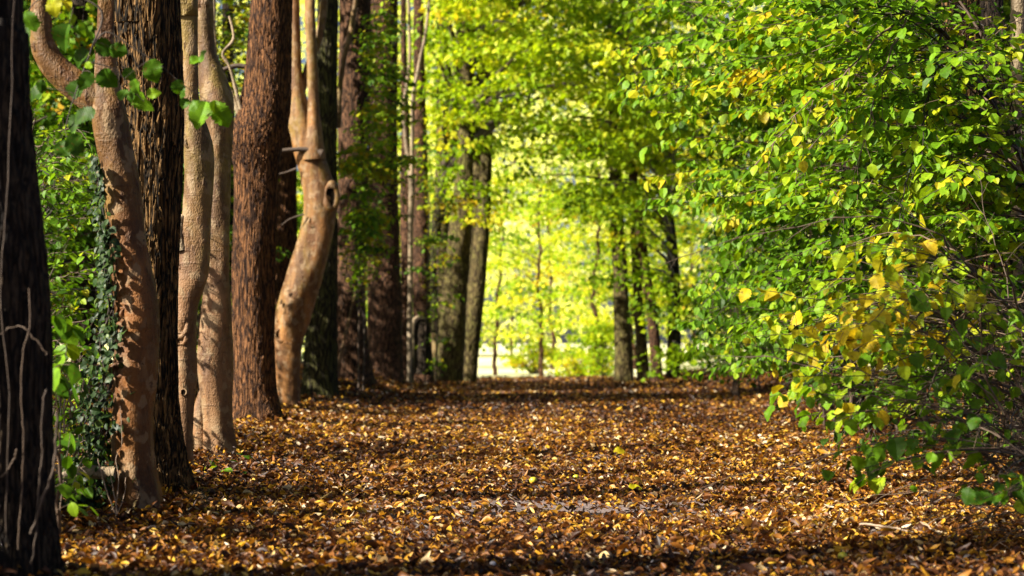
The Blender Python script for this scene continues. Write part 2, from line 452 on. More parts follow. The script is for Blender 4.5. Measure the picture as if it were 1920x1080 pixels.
def litter():
    a = Acc()
    BARE = [(-.30, 10.1, 1.0, .8), (.25, 10.6, 1.0, .6), (-.5, 8.5, .5, .42), (.75, 10.0, .8, .5), (.35, 7.05, .25, .2), (-.2, 9.2, .7, .32), (.5, 8.8, .5, .3), (.95, 7.3, .25, .18)]
    for lo, hi, dens, s0, s1, tm in ((5.2, 9.5, 3000, .022, .050, LITTER_NEAR), (9.5, 15, 2100, .024, .052, LITTER_NEAR), (15, 27, 800, .03, .065, LITTER_FAR), (27, 60, 190, .045, .095, LITTER_FAR)):
        wl, wr = 1.2 + .29 * hi, 1.2 + .29 * hi
        n = int(dens * (wl + wr) * (hi - lo))
        x = rng.uniform(-wl, wr, n); y = rng.uniform(lo, hi, n)
        k = np.abs(x) < .285 * y + .8
        for bx, by, rx, ry in BARE:
            q = ((x - bx) / rx) ** 2 + ((y - by) / ry) ** 2
            k &= ~((q < 1) & (rng.uniform(0, 1, n) > .34 + .6 * q ** 2))
        x, y = x[k], y[k]; n = len(x)
        z = gz(x, y) + rng.uniform(.002, .028, n) * (1 if hi < 20 else 1.6)
        th = rng.uniform(0, 2 * np.pi, n)
        nrm = norm(np.stack([rng.normal(0, .8, n), rng.normal(0, .8, n), np.ones(n)], -1))
        d = np.stack([np.cos(th), np.sin(th), rng.normal(0, .25, n)], -1)
        size = .9 * rng.uniform(s0, s1, n) * np.where(rng.uniform(0, 1, n) < .05, 1.6, 1)
        patch = .10 * np.sin(1.7 * x + .6 * y) * np.sin(.9 * y - 1.1 * x + 1) + .08 * np.sin(.55 * x + .31 * y + 2) + .13 * np.exp(-((y - 9.6) / 2.2) ** 2) - .05 * sstep(18, 24, y)  # leaf drifts; sunlit band painted in as golder leaves, far path tinted darker
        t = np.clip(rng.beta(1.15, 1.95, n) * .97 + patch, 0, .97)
        t = np.where(rng.uniform(0, 1, n) < .03, rng.uniform(.88, .98, n), t)
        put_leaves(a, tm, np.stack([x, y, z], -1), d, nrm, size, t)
    for loc, r0 in BASES:
        if loc[1] > 56: continue
        n = int(260 if loc[1] < 30 else 110); sz = 1.0 if loc[1] < 15 else 1.35
        th = rng.uniform(0, 2 * np.pi, n); ex = rng.exponential(.11, n); q = r0 * .95 + ex
        x = loc[0] + q * np.cos(th); y = loc[1] + q * np.sin(th)
        z = gz(x, y) + .075 * np.exp(-ex / .10) * rng.uniform(.2, 1.1, n) + .01
        d = np.stack([np.cos(th + rng.normal(0, 1.2, n)), np.sin(th), rng.normal(0, .4, n)], -1)
        put_leaves(a, LITTER_NEAR, np.stack([x, y, z], -1), d, norm(np.stack([rng.normal(0, .8, n), rng.normal(0, .8, n), np.ones(n)], -1)), rng.uniform(.025, .055, n) * sz, np.clip(rng.beta(1.2, 1.6, n), 0, .95))
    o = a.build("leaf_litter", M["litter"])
    tag(o, "thick carpet of brown, orange and golden fallen leaves covering the path", "leaf litter")
    o["kind"] = "stuff"

# ------------------------------------------------------------------ trunks
def trunk_mesh(acc, pts, rad, k, rows, lump=.05, flare=0.0, seed=0, bumps=(), ecc=0):
    """pts (n,3) axis, rad (n,) -> dense lumpy tube; bumps = [(point, amplitude, radius)]"""
    r_ = np.random.default_rng(seed)
    C = smooth_path(np.c_[np.asarray(pts, float), np.asarray(rad, float)], rows)
    P, rr = C[:, :3], np.maximum(C[:, 3], .002)
    th = np.arange(k) / k * 2 * np.pi
    tan = norm(np.gradient(P, axis=0))
    a = norm(np.cross(tan, np.array([0, 1.0, 0]))); b = np.cross(tan, a)
    h = np.r_[0, np.cumsum(np.linalg.norm(np.diff(P, axis=0), axis=1))]
    mul = np.ones((rows, k))
    for _ in range(10):
        m_ = r_.integers(1, 5); w = r_.uniform(.5, 5); ph = r_.uniform(0, 6.28); ph2 = r_.uniform(0, 6.28)
        mul += lump * .45 * np.sin(m_ * th[None] + ph + .6 * np.sin(w * .5 * h[:, None])) * np.sin(w * h[:, None] + ph2)
    if flare:
        base_h = h - h[0]
        root = np.exp(-np.clip(base_h, 0, None) / .22)
        nr = r_.integers(4, 7); ph = r_.uniform(0, 6.28)
        lobes = .55 + .45 * np.cos(nr * th[None] + ph + .5 * np.sin(2 * th[None]))
        mul += flare * root[:, None] * lobes
    V = P[:, None] + (rr[:, None] * mul)[..., None] * (np.cos(th)[None, :, None] * a[:, None] + np.sin(th)[None, :, None] * b[:, None])
    if len(bumps):
        nrm = norm(V - P[:, None])
        for c, amp, br in bumps:
            d2 = ((V - np.asarray(c)) ** 2).sum(-1)
            V = V + nrm * (amp * np.exp(-d2 / (br * br)))[..., None]
    i = np.arange(rows - 1)[:, None] * k; j = np.arange(k)[None]; j2 = (j + 1) % k
    acc.add(V.reshape(-1, 3), np.stack([i + j, i + k + j, i + k + j2, i + j2], -1).reshape(-1, 4))
    return P, rr

def prof(rows, D, dD=0):
    """[(px, py, width px)] bottom to top -> axis points and radii at depth D"""
    P, rr = [], []
    for i, (x, y, w) in enumerate(rows):
        dd = D + dD * i / max(1, len(rows) - 1)
        P.append(at(x, y, dd)); rr.append(w / 2 * dd / F)
    return np.array(P), np.array(rr)

def torus(acc, c, ax_u, ax_v, R1u, R1v, r2, n=24, k=10, jit=.12, seed=0):
    r_ = np.random.default_rng(seed)
    th = np.arange(n) / n * 2 * np.pi; ph = np.arange(k) / k * 2 * np.pi
    ax_u, ax_v = norm(ax_u), norm(ax_v); w = np.cross(ax_u, ax_v)
    jr = 1 + jit * np.sin(2 * th + r_.uniform(0, 6)) + jit * .6 * np.sin(3 * th + r_.uniform(0, 6))
    out = np.cos(th)[:, None] * ax_u + np.sin(th)[:, None] * ax_v
    cen = c + np.cos(th)[:, None] * ax_u * R1u + np.sin(th)[:, None] * ax_v * R1v
    rr = r2 * jr
    V = cen[:, None] + rr[:, None, None] * (np.cos(ph)[None, :, None] * out[:, None] + np.sin(ph)[None, :, None] * w)
    i = np.arange(n)[:, None]; i2 = (i + 1) % n; j = np.arange(k)[None]; j2 = (j + 1) % k
    acc.add(V.reshape(-1, 3), np.stack([i * k + j, i2 * k + j, i2 * k + j2, i * k + j2], -1).reshape(-1, 4))

def bowl(acc, c, ax_u, ax_v, ru, rv, depth, n=24, m=6):
    """a hollow cup opening towards -w"""
    ax_u, ax_v = norm(ax_u), norm(ax_v); w = np.cross(ax_u, ax_v)
    V = []
    for i in range(m):
        t = i / (m - 1); s = max(.02, math.cos(t * math.pi / 2))
        for q in range(n):
            th = q / n * 2 * math.pi
            V.append(c + math.cos(th) * ru * s * ax_u + math.sin(th) * rv * s * ax_v + w * depth * math.sin(t * math.pi / 2))
    i = np.arange(m - 1)[:, None] * n; j = np.arange(n)[None]; j2 = (j + 1) % n
    acc.add(np.array(V), np.stack([i + j, i + j2, i + n + j2, i + n + j], -1).reshape(-1, 4))

# ------------------------------------------------------------------ foliage growers
def rot_h(v, ang):
    c, s = math.cos(ang), math.sin(ang)
    return np.array([c * v[0] - s * v[1], s * v[0] + c * v[1], v[2]])

class Leaves:
    def __init__(self): self.p, self.d, self.n, self.s, self.t = [], [], [], [], []
    def add(self, p, d, n, s, t):
        self.p.append(p); self.d.append(d); self.n.append(n); self.s.append(s); self.t.append(t)
    def flush(self, acc, tmpl):
        if self.p:
            put_leaves(acc, tmpl, np.concatenate(self.p), np.concatenate(self.d), np.concatenate(self.n), np.concatenate(self.s), np.concatenate(self.t))

def leafy_twig(lv, pts, step, size, tint, droop=.35, spread=.75, skip=.15, jn=.35, start=.1):
    """alternate leaves along a polyline"""
    L = np.linalg.norm(np.diff(pts, axis=0), axis=1).sum()
    n = max(2, int(L / step))
    s = np.linspace(start, 1.0, n)
    idx = s * (len(pts) - 1); i = np.clip(idx.astype(int), 0, len(pts) - 2); f = (idx - i)[:, None]
    p = pts[i] * (1 - f) + pts[i + 1] * f
    tan = norm(pts[i + 1] - pts[i])
    side = norm(np.cross(tan, UP)) * np.where(np.arange(n) % 2, 1, -1)[:, None]
    side[-1] *= .1
    keep = rng.uniform(0, 1, n) > skip
    d = tan * rng.uniform(.4, .9, (n, 1)) + side * spread + rng.normal(0, .18, (n, 3)) - UP * droop * rng.uniform(.3, 1.5, (n, 1))
    nn = UP + rng.normal(0, jn, (n, 3))
    sz = size * rng.uniform(.45, 1.25, n) * np.where(s > .9, .85, 1)
    t = np.clip(tint + rng.normal(0, .11, n), 0, 1)
    t = np.where(t > .76, .76 + (t - .76) * .45, t)
    lv.add(p[keep], d[keep], nn[keep], sz[keep], t[keep])

def grow_branch(acc, lv, p0, p1, r0, size, tint, step=.045, twig_every=.10, twig_len=.25, sag=.12, leaf_from=.3, k=5, droop=.35, skip=.15, tw_tint=None, lift=.15, jn=.35):
    p0, p1 = np.asarray(p0, float), np.asarray(p1, float)
    L = np.linalg.norm(p1 - p0)
    mid = (p0 + p1) / 2 + np.array([0, 0, lift * L]) + rng.normal(0, .06 * L, 3)
    n = max(6, int(L / .07))
    t = np.linspace(0, 1, n)[:, None]
    P = (1 - t) ** 2 * p0 + 2 * t * (1 - t) * mid + t ** 2 * p1
    P += np.cumsum(rng.normal(0, .010, (n, 3)), axis=0) * np.sin(np.pi * t)
    tt = rng.uniform(.1, .95) if tw_tint is None else tw_tint
    acc.tube(P, np.linspace(r0, max(.0013, r0 * .13), n), k, tt)
    m = max(1, int(L * (1 - leaf_from) / twig_every))
    sgn = rng.choice([-1, 1])
    for q in range(m):
        s = leaf_from + (1 - leaf_from) * (q + rng.uniform(.2, .8)) / m
        i = min(n - 2, int(s * (n - 1)))
        tan = norm(P[i + 1] - P[i]); sgn = -sgn
        ang = sgn * rng.uniform(.6, 1.15)
        d = rot_h(tan, ang); d[2] += rng.normal(-.05, .18); d = norm(d)
        tl = twig_len * rng.uniform(.5, 1.3) * (1.15 - .6 * s)
        tn = 5
        u = np.linspace(0, 1, tn)[:, None]
        tp = P[i] + d * tl * u - UP * sag * tl * u * u + np.cumsum(rng.normal(0, .01 * tl * 3, (tn, 3)), axis=0) * u
        acc.tube(tp, np.linspace(min(.004, r0 * .45), .0011, tn), 3, tt)
        leafy_twig(lv, tp, step, size, np.clip(tint + rng.normal(0, .05), 0, 1), droop, skip=skip, jn=jn)
    leafy_twig(lv, P[int(n * .75):], step, size, tint, droop, skip=skip, jn=jn)
    return P

def shrub(name, label, cat, base, zones, nstem, leaf, mat_leaf, mat_bark, group=None, tmpl=LEAF_MID, step=.045, twig_every=.1, twig_len=.25,
          stem_r=.02, blen=1.1, droop=.35, skip=.15, lift=.12, stem_top=None, br=.007, jn=.35, bare=0, root_obj=None):
    """zones: [(x0,x1,y0,y1,D0,D1,count,tint)] in photo pixels and metres: where the leafy ends are"""
    bx, by = base
    loc = np.array([bx, by, float(gz(bx, by))])
    root = root_obj or thing(name, label, cat, loc, group)
    if root_obj: loc = np.array(root_obj.location)
    T, tn = [], []
    for x0, x1, y0, y1, D0, D1, c, ti in zones:
        for _ in range(c):
            D = rng.uniform(D0, D1)
            T.append(at(rng.uniform(x0, x1), rng.uniform(y0, y1), D)); tn.append(np.clip(ti + rng.normal(0, .10), 0, 1))
    T, tn = np.array(T), np.array(tn)
    hi = T[:, 2].max(); cen = T.mean(0)
    stems = []
    accs = [Acc() for _ in range(nstem)]
    lv = Leaves(); fol = Acc()
    for s in range(nstem):
        q = T[rng.integers(0, len(T))]
        top = loc * .35 + q * .65 if stem_top is None else np.asarray(stem_top) + rng.normal(0, .25, 3)
        top = np.array([top[0], top[1], max(hi * rng.uniform(.75, 1.05), loc[2] + .3)])
        b0 = loc + np.array([rng.normal(0, .12), rng.normal(0, .12), -.08])
        mid = b0 * .5 + top * .5 + np.array([(b0[0] - top[0]) * .25, (b0[1] - top[1]) * .25, .1 * (top[2] - b0[2])]) + rng.normal(0, .05, 3)
        P = smooth_path(np.array([b0, mid, top]), 26)
        P += np.cumsum(rng.normal(0, .008, P.shape), axis=0)
        stems.append(P)
        accs[s].tube(P, np.linspace(stem_r, stem_r * .25, 26), 7, rng.uniform(.3, .8))
    allp = np.concatenate(stems); sid = np.repeat(np.arange(nstem), 26)
    for g, ti in zip(T, tn):
        # attach to a stem point lower than the target, about one branch length away
        d = np.linalg.norm(allp - g, axis=1)
        cost = np.abs(d - blen * rng.uniform(.7, 1.2)) + np.where(allp[:, 2] > g[2] + .05, .8, 0) + rng.uniform(0, .3, len(d))
        a = int(np.argmin(cost))
        grow_branch(accs[sid[a]], lv, allp[a], g, br * rng.uniform(.7, 1.3), leaf, ti, step, twig_every, twig_len, droop=droop, skip=skip, lift=lift, jn=jn)
    for s in range(bare):     # leafless side twigs
        a = rng.integers(5, len(allp)); g = allp[a] + norm(rng.normal(0, 1, 3) * np.array([1, 1, .5])) * rng.uniform(.5, 1.4)
        grow_branch(accs[sid[a]], Leaves(), allp[a], g, .0035, .01, .5, twig_every=.12, twig_len=.24, tw_tint=rng.uniform(.2, 1.1))
    for s in range(nstem):
        accs[s].build("stem", mat_bark, root, loc)
    lv.flush(fol, tmpl)
    fol.build("foliage", mat_leaf, root, loc, smooth=False)
    return root

def crown(acc, wood, lv_t, centers, rad, per, size, tint, flat=.35, tmpl=LEAF_FAR, tj=.12, axis=None, wr=.02):
    """leafy sprays: each centre a flattened fan of leaves, held by a limb from the nearest axis point"""
    centers = np.asarray(centers, float); n = len(centers)
    tc = np.clip(tint + rng.normal(0, tj, n), 0, 1)
    c = np.repeat(centers, per, 0); N = len(c)
    th = rng.uniform(0, 2 * np.pi, N); rr = np.sqrt(rng.uniform(0, 1, N)) * np.repeat(rad * rng.uniform(.6, 1.3, n), per)
    off = np.stack([np.cos(th) * rr, np.sin(th) * rr, rng.normal(0, 1, N) * flat * .35 * rad - .25 * rr ** 2 / rad], -1)
    d = norm(off * np.array([1, 1, .3]) + rng.normal(0, .3 * rad, (N, 3))) - UP * rng.uniform(0, .7, (N, 1))
    nn = UP + rng.normal(0, .45, (N, 3))
    t = np.clip(np.repeat(tc, per) + rng.normal(0, .09, N), 0, 1)
    put_leaves(acc, tmpl, c + off, d, nn, size * rng.uniform(.6, 1.2, N), t)
    if axis is not None:
        for q in centers[::max(1, n // 60)]:
            dd = np.linalg.norm(axis[:, :2] - q[:2], axis=1) + np.abs(axis[:, 2] - (q[2] - .8)) * .8
            a = axis[int(np.argmin(dd))]
            L = np.linalg.norm(q - a); t_ = np.linspace(0, 1, 8)[:, None]
            mid = (a + q) / 2 + np.array([0, 0, .12 * L])
            P = (1 - t_) ** 2 * a + 2 * t_ * (1 - t_) * mid + t_ ** 2 * q + np.cumsum(rng.normal(0, .02 * L / 3, (8, 3)), 0) * np.sin(np.pi * t_)
            wood.tube(P, np.linspace(wr * (1 + L / 4), wr * .3, 8), 5, rng.uniform(.1, .6))

def ellipsoid(n, c, r, shell=.55):
    v = norm(rng.normal(0, 1, (n, 3))); s = rng.uniform(shell, 1, n)[:, None] ** (1 / 2)
    return np.asarray(c) + v * s * np.asarray(r)

# ------------------------------------------------------------------ trees lining the left edge of the path
BASES = []
LEFT = "trees lining the left edge of the path"

def tree(name, label, rows, D, mat, k=48, n=160, flare=.25, lump=.04, seed=1, bumps=(), top=10, cat="tree", group=LEFT, dD=0,
         crown_at=None, crown_r=(2.2, 2.2, 1.8), crown_n=0, per=34, size=.2, tint=.45, cmat=None, base_drop=.10, lean=None):
    """rows: (px, py, width) from the base up; returns (root, axis, loc, builder for more parts)"""
    P, rr = prof(rows, D, dD)
    loc = np.array([P[0][0], P[0][1], float(gz(P[0][0], P[0][1]))])
    P[0][2] = min(P[0][2], loc[2]) - base_drop
    if top is not None and P[-1][2] < top:
        dirn = norm(P[-1] - P[-2]); dirn = norm(dirn * .5 + UP)
        P = np.vstack([P, P[-1] + dirn * (top - P[-1][2]) * .5, P[-1] + dirn * (top - P[-1][2])])
        rr = np.r_[rr, rr[-1] * .85, rr[-1] * .35]
    root = thing(name, label, cat, loc, group); BASES.append((loc, rr[0]))
    bw = [(at(bx, by, D) - np.array([0, br, 0]), amp, br) for bx, by, amp, br in bumps]
    a = Acc()
    ax, ar = trunk_mesh(a, P, rr, k, n, lump, flare, seed, bw)
    a.build("trunk", mat, root, loc)
    if crown_n:
        c = np.array([ax[-1][0] + 1.0, ax[-1][1], top]) if crown_at is None else np.asarray(crown_at, float)
        fa, wa = Acc(), Acc()
        crown(fa, wa, None, ellipsoid(crown_n, c, crown_r, .1), .6, per, size, tint, axis=ax[int(len(ax) * .6):])
        fa.build("crown", cmat or M["leaf"], root, loc, smooth=False)
        wa.build("limb", mat if False else M["twig"], root, loc)
    return root, ax, ar, loc

def limb(root, loc, rows, D, mat, k=18, n=50, name="branch", lump=.05, seed=3, dD=0):
    P, rr = prof(rows, D, dD)
    a = Acc(); ax, ar = trunk_mesh(a, P, rr, k, n, lump, 0, seed)
    # closed, slightly rounded end
    return a.build(name, mat, root, loc), ax

def knot(root, loc, px, py, w, h, D, rad, mat, name="knot", hollow=True, face=(0, -1, 0)):
    """an old branch scar: a ring of swollen bark round a dark hollow"""
    f = norm(np.asarray(face, float)); u = norm(np.cross(UP, f)); v = np.cross(f, u)
    c = at(px, py, D) + f * rad
    a = Acc(); ru, rv = w / 2 * D / F, h / 2 * D / F
    torus(a, c - f * min(ru, rv) * .12, u, v, ru, rv, min(ru, rv) * (.55 if name == 'knot_hole' else .30), jit=.3, seed=int(px))
    o = a.build(name, mat, root, loc)
    if hollow:
        b = Acc(); bowl(b, c + f * min(ru, rv) * (.34 if name == 'knot_hole' else .12), u, -v, ru * .96, rv * .96, min(ru, rv) * (.22 if name == 'knot_hole' else .4))
        b.build("hollow", M["hollow"], o, loc)
    return o

# T1 dark furrowed trunk at the picture's left edge ------------------------------------------------
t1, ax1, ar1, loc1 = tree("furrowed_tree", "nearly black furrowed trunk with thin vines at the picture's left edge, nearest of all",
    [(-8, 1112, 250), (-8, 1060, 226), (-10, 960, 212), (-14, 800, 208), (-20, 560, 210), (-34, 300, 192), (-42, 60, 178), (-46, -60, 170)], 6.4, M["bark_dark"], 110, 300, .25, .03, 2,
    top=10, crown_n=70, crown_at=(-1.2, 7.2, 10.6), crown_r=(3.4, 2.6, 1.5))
v = Acc()
for pts, r in (([(12, 1010), (20, 780), (6, 560), (18, 330), (26, 120), (34, -20)], .0022), ([(34, 1030), (44, 850), (40, 690), (52, 610), (50, 540)], .0022),
               ([(60, 1060), (72, 930), (78, 800), (84, 740)], .003), ([(0, 625), (40, 610), (70, 628), (96, 660)], .0020), ([(-4, 895), (16, 880), (34, 850)], .0026),
               ([(58, 1000), (90, 905), (104, 870), (108, 820), (112, 770)], .0045)):
    P = smooth_path(np.array([at(x, y, 6.4 - .185) for x, y in pts]), 40) + np.cumsum(rng.normal(0, .0015, (40, 3)), 0)
    v.tube(P, r, 6, rng.uniform(.4, .8))
v.build("vine", M["twig"], t1, loc1)
# its low branch with the big green leaves hanging in front of the next trunks
bw, bl, bf = Acc(), Leaves(), Acc()
def hang(pts, D, r, leaves, dD=0.0):
    P = smooth_path(np.array([at(x, y, D + dD * i / len(pts)) for i, (x, y) in enumerate(pts)]), 30)
    bw.tube(P, np.linspace(r, r * .3, 30), 5, .25)
    for (lx, ly, dx, dy, s, t) in leaves:
        p = at(lx, ly, D + rng.uniform(-.08, .05)); d = np.array([dx, rng.uniform(-.35, .1), -dy])
        nn = norm(np.array([rng.normal(-.3, .45), -.9, rng.uniform(-.1, .9)]))
        q = P[int(np.argmin(np.linalg.norm(P - p, axis=1)))]
        bw.tube(np.array([q, (p + q) / 2 + [0, 0, .004], p]), .0011, 4, .4)
        bl.add(p[None], d[None], nn[None], np.array([s * 1.02]), np.array([t]))
hang([(20, -60), (110, -20), (190, 20), (172, 90), (150, 150), (130, 210), (122, 245)], 7.4, .006,
     [(130, 45, -.3, 1, .105, .25), (155, 40, .4, 1, .06, .45), (165, 92, -.7, .8, .08, .22), (178, 85, 1, .35, .075, .25), (205, 88, .9, .5, .07, .3), (160, 118, .5, .35, .036, .62),
      (190, 130, .6, .8, .085, .30), (170, 135, -.5, 1, .075, .25), (85, 165, -.9, .5, .075, .16), (80, 150, -.3, 1, .05, .14), (150, 150, -.2, 1, .075, .2), (178, 205, -.8, .4, .09, .15), (150, 215, -.3, .6, .075, .15), (110, 265, .4, .5, .07, .2), (125, 258, .8, .6, .085, .22)])
hang([(160, 115), (215, 130), (245, 165), (270, 190)], 7.4, .0028,
     [(232, 130, .6, .6, .06, .34), (250, 150, .3, 1, .055, .4), (262, 172, .5, 1, .085, .52), (280, 112, .3, 1, .085, .35), (250, 170, -.3, .9, .05, .3), (275, 178, .7, -.2, .05, .6), (238, 168, -.4, .9, .05, .35)])
hang([(172, 90), (200, 60), (250, 90), (300, 122), (345, 160), (400, 196)], 7.4, .0032,
     [(384, 190, -.35, 1, .105, .5), (402, 190, .45, 1, .105, .48), (372, 192, -.9, .5, .045, .4), (405, 188, -.1, 1, .05, .58), (345, 160, -.5, .9, .05, .3), (330, 150, .3, 1, .05, .3), (388, 95, -.5, .6, .06, .42), (378, 110, -.8, .5, .05, .45), (352, 185, -.4, 1, .045, .33)])
hang([(110, -20), (60, 10), (48, 60)], 7.4, .003, [(50, 20, .2, 1, .08, .36), (58, 40, -.2, 1, .06, .3), (45, 70, .5, .8, .05, .3)])
hang([(110, -20), (122, -12), (118, 5)], 7.4, .003, [(100, -5, .1, 1, .07, .78), (118, 0, .5, .5, .05, .8), (105, -15, -.5, .6, .05, .75)])
br = bw.build("branch", M["twig"], t1, loc1)
bl.flush(bf, LEAF_BIG)
bf.build("foliage", M["leaf"], br, loc1, smooth=False)

# T2 smooth tan trunk, ivy on its left side ---------------------------------------------------------
D2 = groundpt(262, 968)
t2, ax2, ar2, loc2 = tree("smooth_tree", "tan smooth trunk with an elbow limb and dark ivy up its left side",
    [(262, 972, 96), (256, 930, 84), (252, 880, 76), (248, 790, 74), (254, 690, 80), (258, 590, 80), (245, 500, 74), (236, 430, 68), (228, 350, 66), (214, 280, 66), (205, 215, 66), (200, 150, 46), (197, 60, 34), (199, -40, 34)],
    D2, M["bark_tan"], 96, 330, .40, .06, 4, bumps=[(228, 352, .010, .05), (262, 600, .012, .06), (235, 690, .014, .07), (222, 205, .015, .06), (250, 800, .012, .07)],
    top=10, crown_n=50, crown_at=(-1.2, 9.6, 10.6), crown_r=(3.4, 2.6, 1.5))
limb(t2, loc2, [(205, 205, 60), (165, 178, 58), (115, 138, 52), (84, 96, 46), (76, 40, 40), (84, -40, 36)], D2 + .02, M["bark_tan"], 30, 90, lump=.06)
limb(t2, loc2, [(215, 890, 30), (185, 886, 24), (150, 887, 22), (112, 896, 18)], D2 - .12, M["bark_pale"], 16, 40)
for kx, ky, kw, kh in ((246, 487, 22, 16), (250, 588, 26, 18), (265, 545, 14, 12), (232, 695, 26, 22)):
    knot(t2, loc2, kx, ky, kw, kh, D2, .088, M["bark_tan"], hollow=(kw < 24), face=(-.1, -1, 0))
# T3 furrowed trunk just behind it -------------------------------------------------------------------
D3 = groundpt(300, 935)
t3, ax3, ar3, loc3 = tree("furrowed_tree", "wide brown trunk with deep wavy furrows standing close behind the ivy-clad trunk",
    [(302, 942, 140), (298, 900, 112), (290, 790, 90), (286, 690, 86), (284, 590, 88), (284, 500, 92), (284, 400, 100), (286, 250, 108), (278, 120, 124), (270, 0, 128), (268, -60, 128)],
    D3 + .15, M["bark_grey"], 130, 380, .42, .03, 5, top=10, crown_n=60, crown_at=(-1.2, 11, 10.6), crown_r=(3.4, 2.6, 1.5))
a = Acc()
for s, (pts, r) in enumerate((([(330, 925), (365, 938), (395, 962)], (.05, .012)), ([(270, 950), (300, 965), (330, 985)], (.035, .008)))):
    Pr = smooth_path(np.array([at(x, y, groundpt(x, y) if y > 930 else D3) for x, y in pts]), 24); Pr[:, 2] = gz(Pr[:, 0], Pr[:, 1]) + np.linspace(.01, -.01, 24)
    ro = Acc(); trunk_mesh(ro, Pr, np.linspace(r[0], r[1], 24), 16, 24, .06, 0, s)
    ro.build("root", M["bark_grey"], t3, loc3)
# T4 pale twin stems ----------------------------------------------------------------------------------
D4 = groundpt(344, 890)
t4, ax4, ar4, loc4 = tree("smooth_tree", "slender pinkish smooth trunk with a gnarled scar, the left one of a close pair",
    [(344, 896, 40), (343, 840, 34), (346, 760, 36), (349, 690, 40), (349, 590, 44), (356, 540, 56), (364, 500, 60), (369, 400, 54), (372, 300, 56), (368, 255, 52), (357, 200, 34), (356, 100, 30), (350, 0, 42), (346, -60, 46)],
    D4, M["bark_pink"], 72, 300, .25, .06, 6, bumps=[(345, 600, .02, .06), (338, 430, .015, .05), (362, 262, .01, .05)], top=10, crown_n=40, crown_at=(-1.2, 12.5, 10.6), crown_r=(3.4, 2.6, 1.5))
limb(t4, loc4, [(340, 470, 20), (334, 440, 18), (338, 412, 12), (343, 404, 6)], D4 - .06, M["bark_pale"], 14, 24, name="burr")
for kx, ky, kw, kh in ((364, 268, 16, 22), (362, 426, 14, 12), (344, 610, 30, 44), (346, 635, 22, 22), (350, 500, 12, 10), (352, 735, 12, 12)):
    knot(t4, loc4, kx, ky, kw, kh, D4, .072, M["bark_pink"], face=(-.2, -1, 0))
D4b = groundpt(412, 858)
t4b, ax4b, ar4b, loc4b = tree("smooth_tree", "olive and pink smooth trunk with a dark upper burr, right one of the close pair",
    [(416, 864, 66), (412, 830, 58), (408, 780, 54), (402, 690, 64), (404, 600, 58), (406, 500, 50), (408, 400, 46), (410, 300, 46), (408, 200, 60), (398, 150, 54), (388, 90, 34), (384, 0, 30), (382, -60, 30)],
    D4b, M["bark_pink"], 64, 260, .35, .06, 7, bumps=[(410, 200, .03, .1)], top=10, crown_n=40, crown_at=(-1.2, 14.5, 10.6), crown_r=(3.4, 2.6, 1.5))
limb(t4b, loc4b, [(378, 850, 26), (374, 800, 30), (376, 760, 22), (384, 725, 14)], D4b + .02, M["bark_pink"], 16, 30, name="root")
knot(t4b, loc4b, 392, 205, 22, 18, D4b, .09, M["bark_tan"])
# T5 straight reddish furrowed trunk -------------------------------------------------------------------
D5 = groundpt(480, 792)
t5, ax5, ar5, loc5 = tree("furrowed_tree", "thick straight reddish brown trunk with fine furrows and a swelling high on its left side",
    [(482, 800, 104), (478, 760, 88), (476, 711, 80), (475, 605, 76), (476, 500, 78), (479, 400, 80), (480, 330, 82), (482, 270, 96), (490, 235, 98), (500, 180, 88), (505, 100, 78), (510, 0, 74), (512, -60, 72)],
    D5, M["bark_red"], 100, 360, .45, .03, 8, bumps=[(450, 262, .05, .12)], top=10, crown_n=60, crown_at=(-1.2, 19, 10.6), crown_r=(3.4, 2.6, 1.5))
limb(t5, loc5, [(462, 235, 14), (446, 205, 12), (428, 165, 10), (410, 135, 8), (402, 80, 8), (401, 0, 8), (400, -40, 8)], D5 - .1, M["bark_pale"], 10, 60)
limb(t5, loc5, [(455, 220, 7), (432, 130, 7), (418, 100, 6), (438, 72, 5), (430, 30, 4)], D5 - .14, M["bark_pale"], 8, 50)
limb(t5, loc5, [(470, 126, 10), (440, 124, 9), (412, 134, 8)], D5 + .1, M["twig"], 8, 30)
# T6 trunk with the hole ----------------------------------------------------------------------------------
D6 = groundpt(542, 768)
t6, ax6, ar6, loc6 = tree("smooth_tree", "warm tan smooth trunk with a dark knot hole, forking into two thin stems",
    [(542, 776, 42), (541, 740, 42), (539, 700, 46), (540, 640, 56), (551, 585, 66), (570, 520, 68), (585, 470, 64), (598, 415, 60), (602, 372, 62), (592, 330, 56), (580, 290, 54), (572, 250, 52), (562, 215, 46), (556, 160, 28), (553, 60, 20), (552, -60, 18)],
    D6, M["bark_hole"], 80, 560, .22, .05, 9, bumps=[(622, 372, .04, .10), (620, 371, -.085, .055), (612, 330, .015, .07), (575, 318, .03, .06), (560, 345, .02, .06), (596, 418, .018, .05), (530, 628, .016, .06), (578, 500, .015, .05), (560, 560, .012, .06)], top=10, crown_n=40, crown_at=(-1.2, 22.5, 10.6), crown_r=(3.4, 2.6, 1.5))
limb(t6, loc6, [(588, 300, 44), (587, 262, 38), (588, 200, 23), (585, 120, 20), (582, 40, 20), (581, -60, 20)], D6 - .1, M["bark_hole"], 18, 70, name="stem")
limb(t6, loc6, [(560, 215, 26), (563, 180, 18), (577, 130, 16), (596, 75, 15), (606, 20, 14), (612, -60, 13)], D6 + .06, M["bark_pink"], 14, 60, name="stem")
limb(t6, loc6, [(604, 288, 16), (588, 282, 11), (560, 280, 9), (526, 283, 8)], D6 - .2, M["twig"], 10, 30)
limb(t6, loc6, [(556, 316, 5), (540, 322, 3.5), (521, 327, 2.5)], D6 - .16, M["twig"], 6, 20, name="twig")
limb(t6, loc6, [(570, 402, 3.5), (545, 410, 2.5), (528, 422, 1.5)], D6 - .2, M["twig"], 6, 20, name="twig")
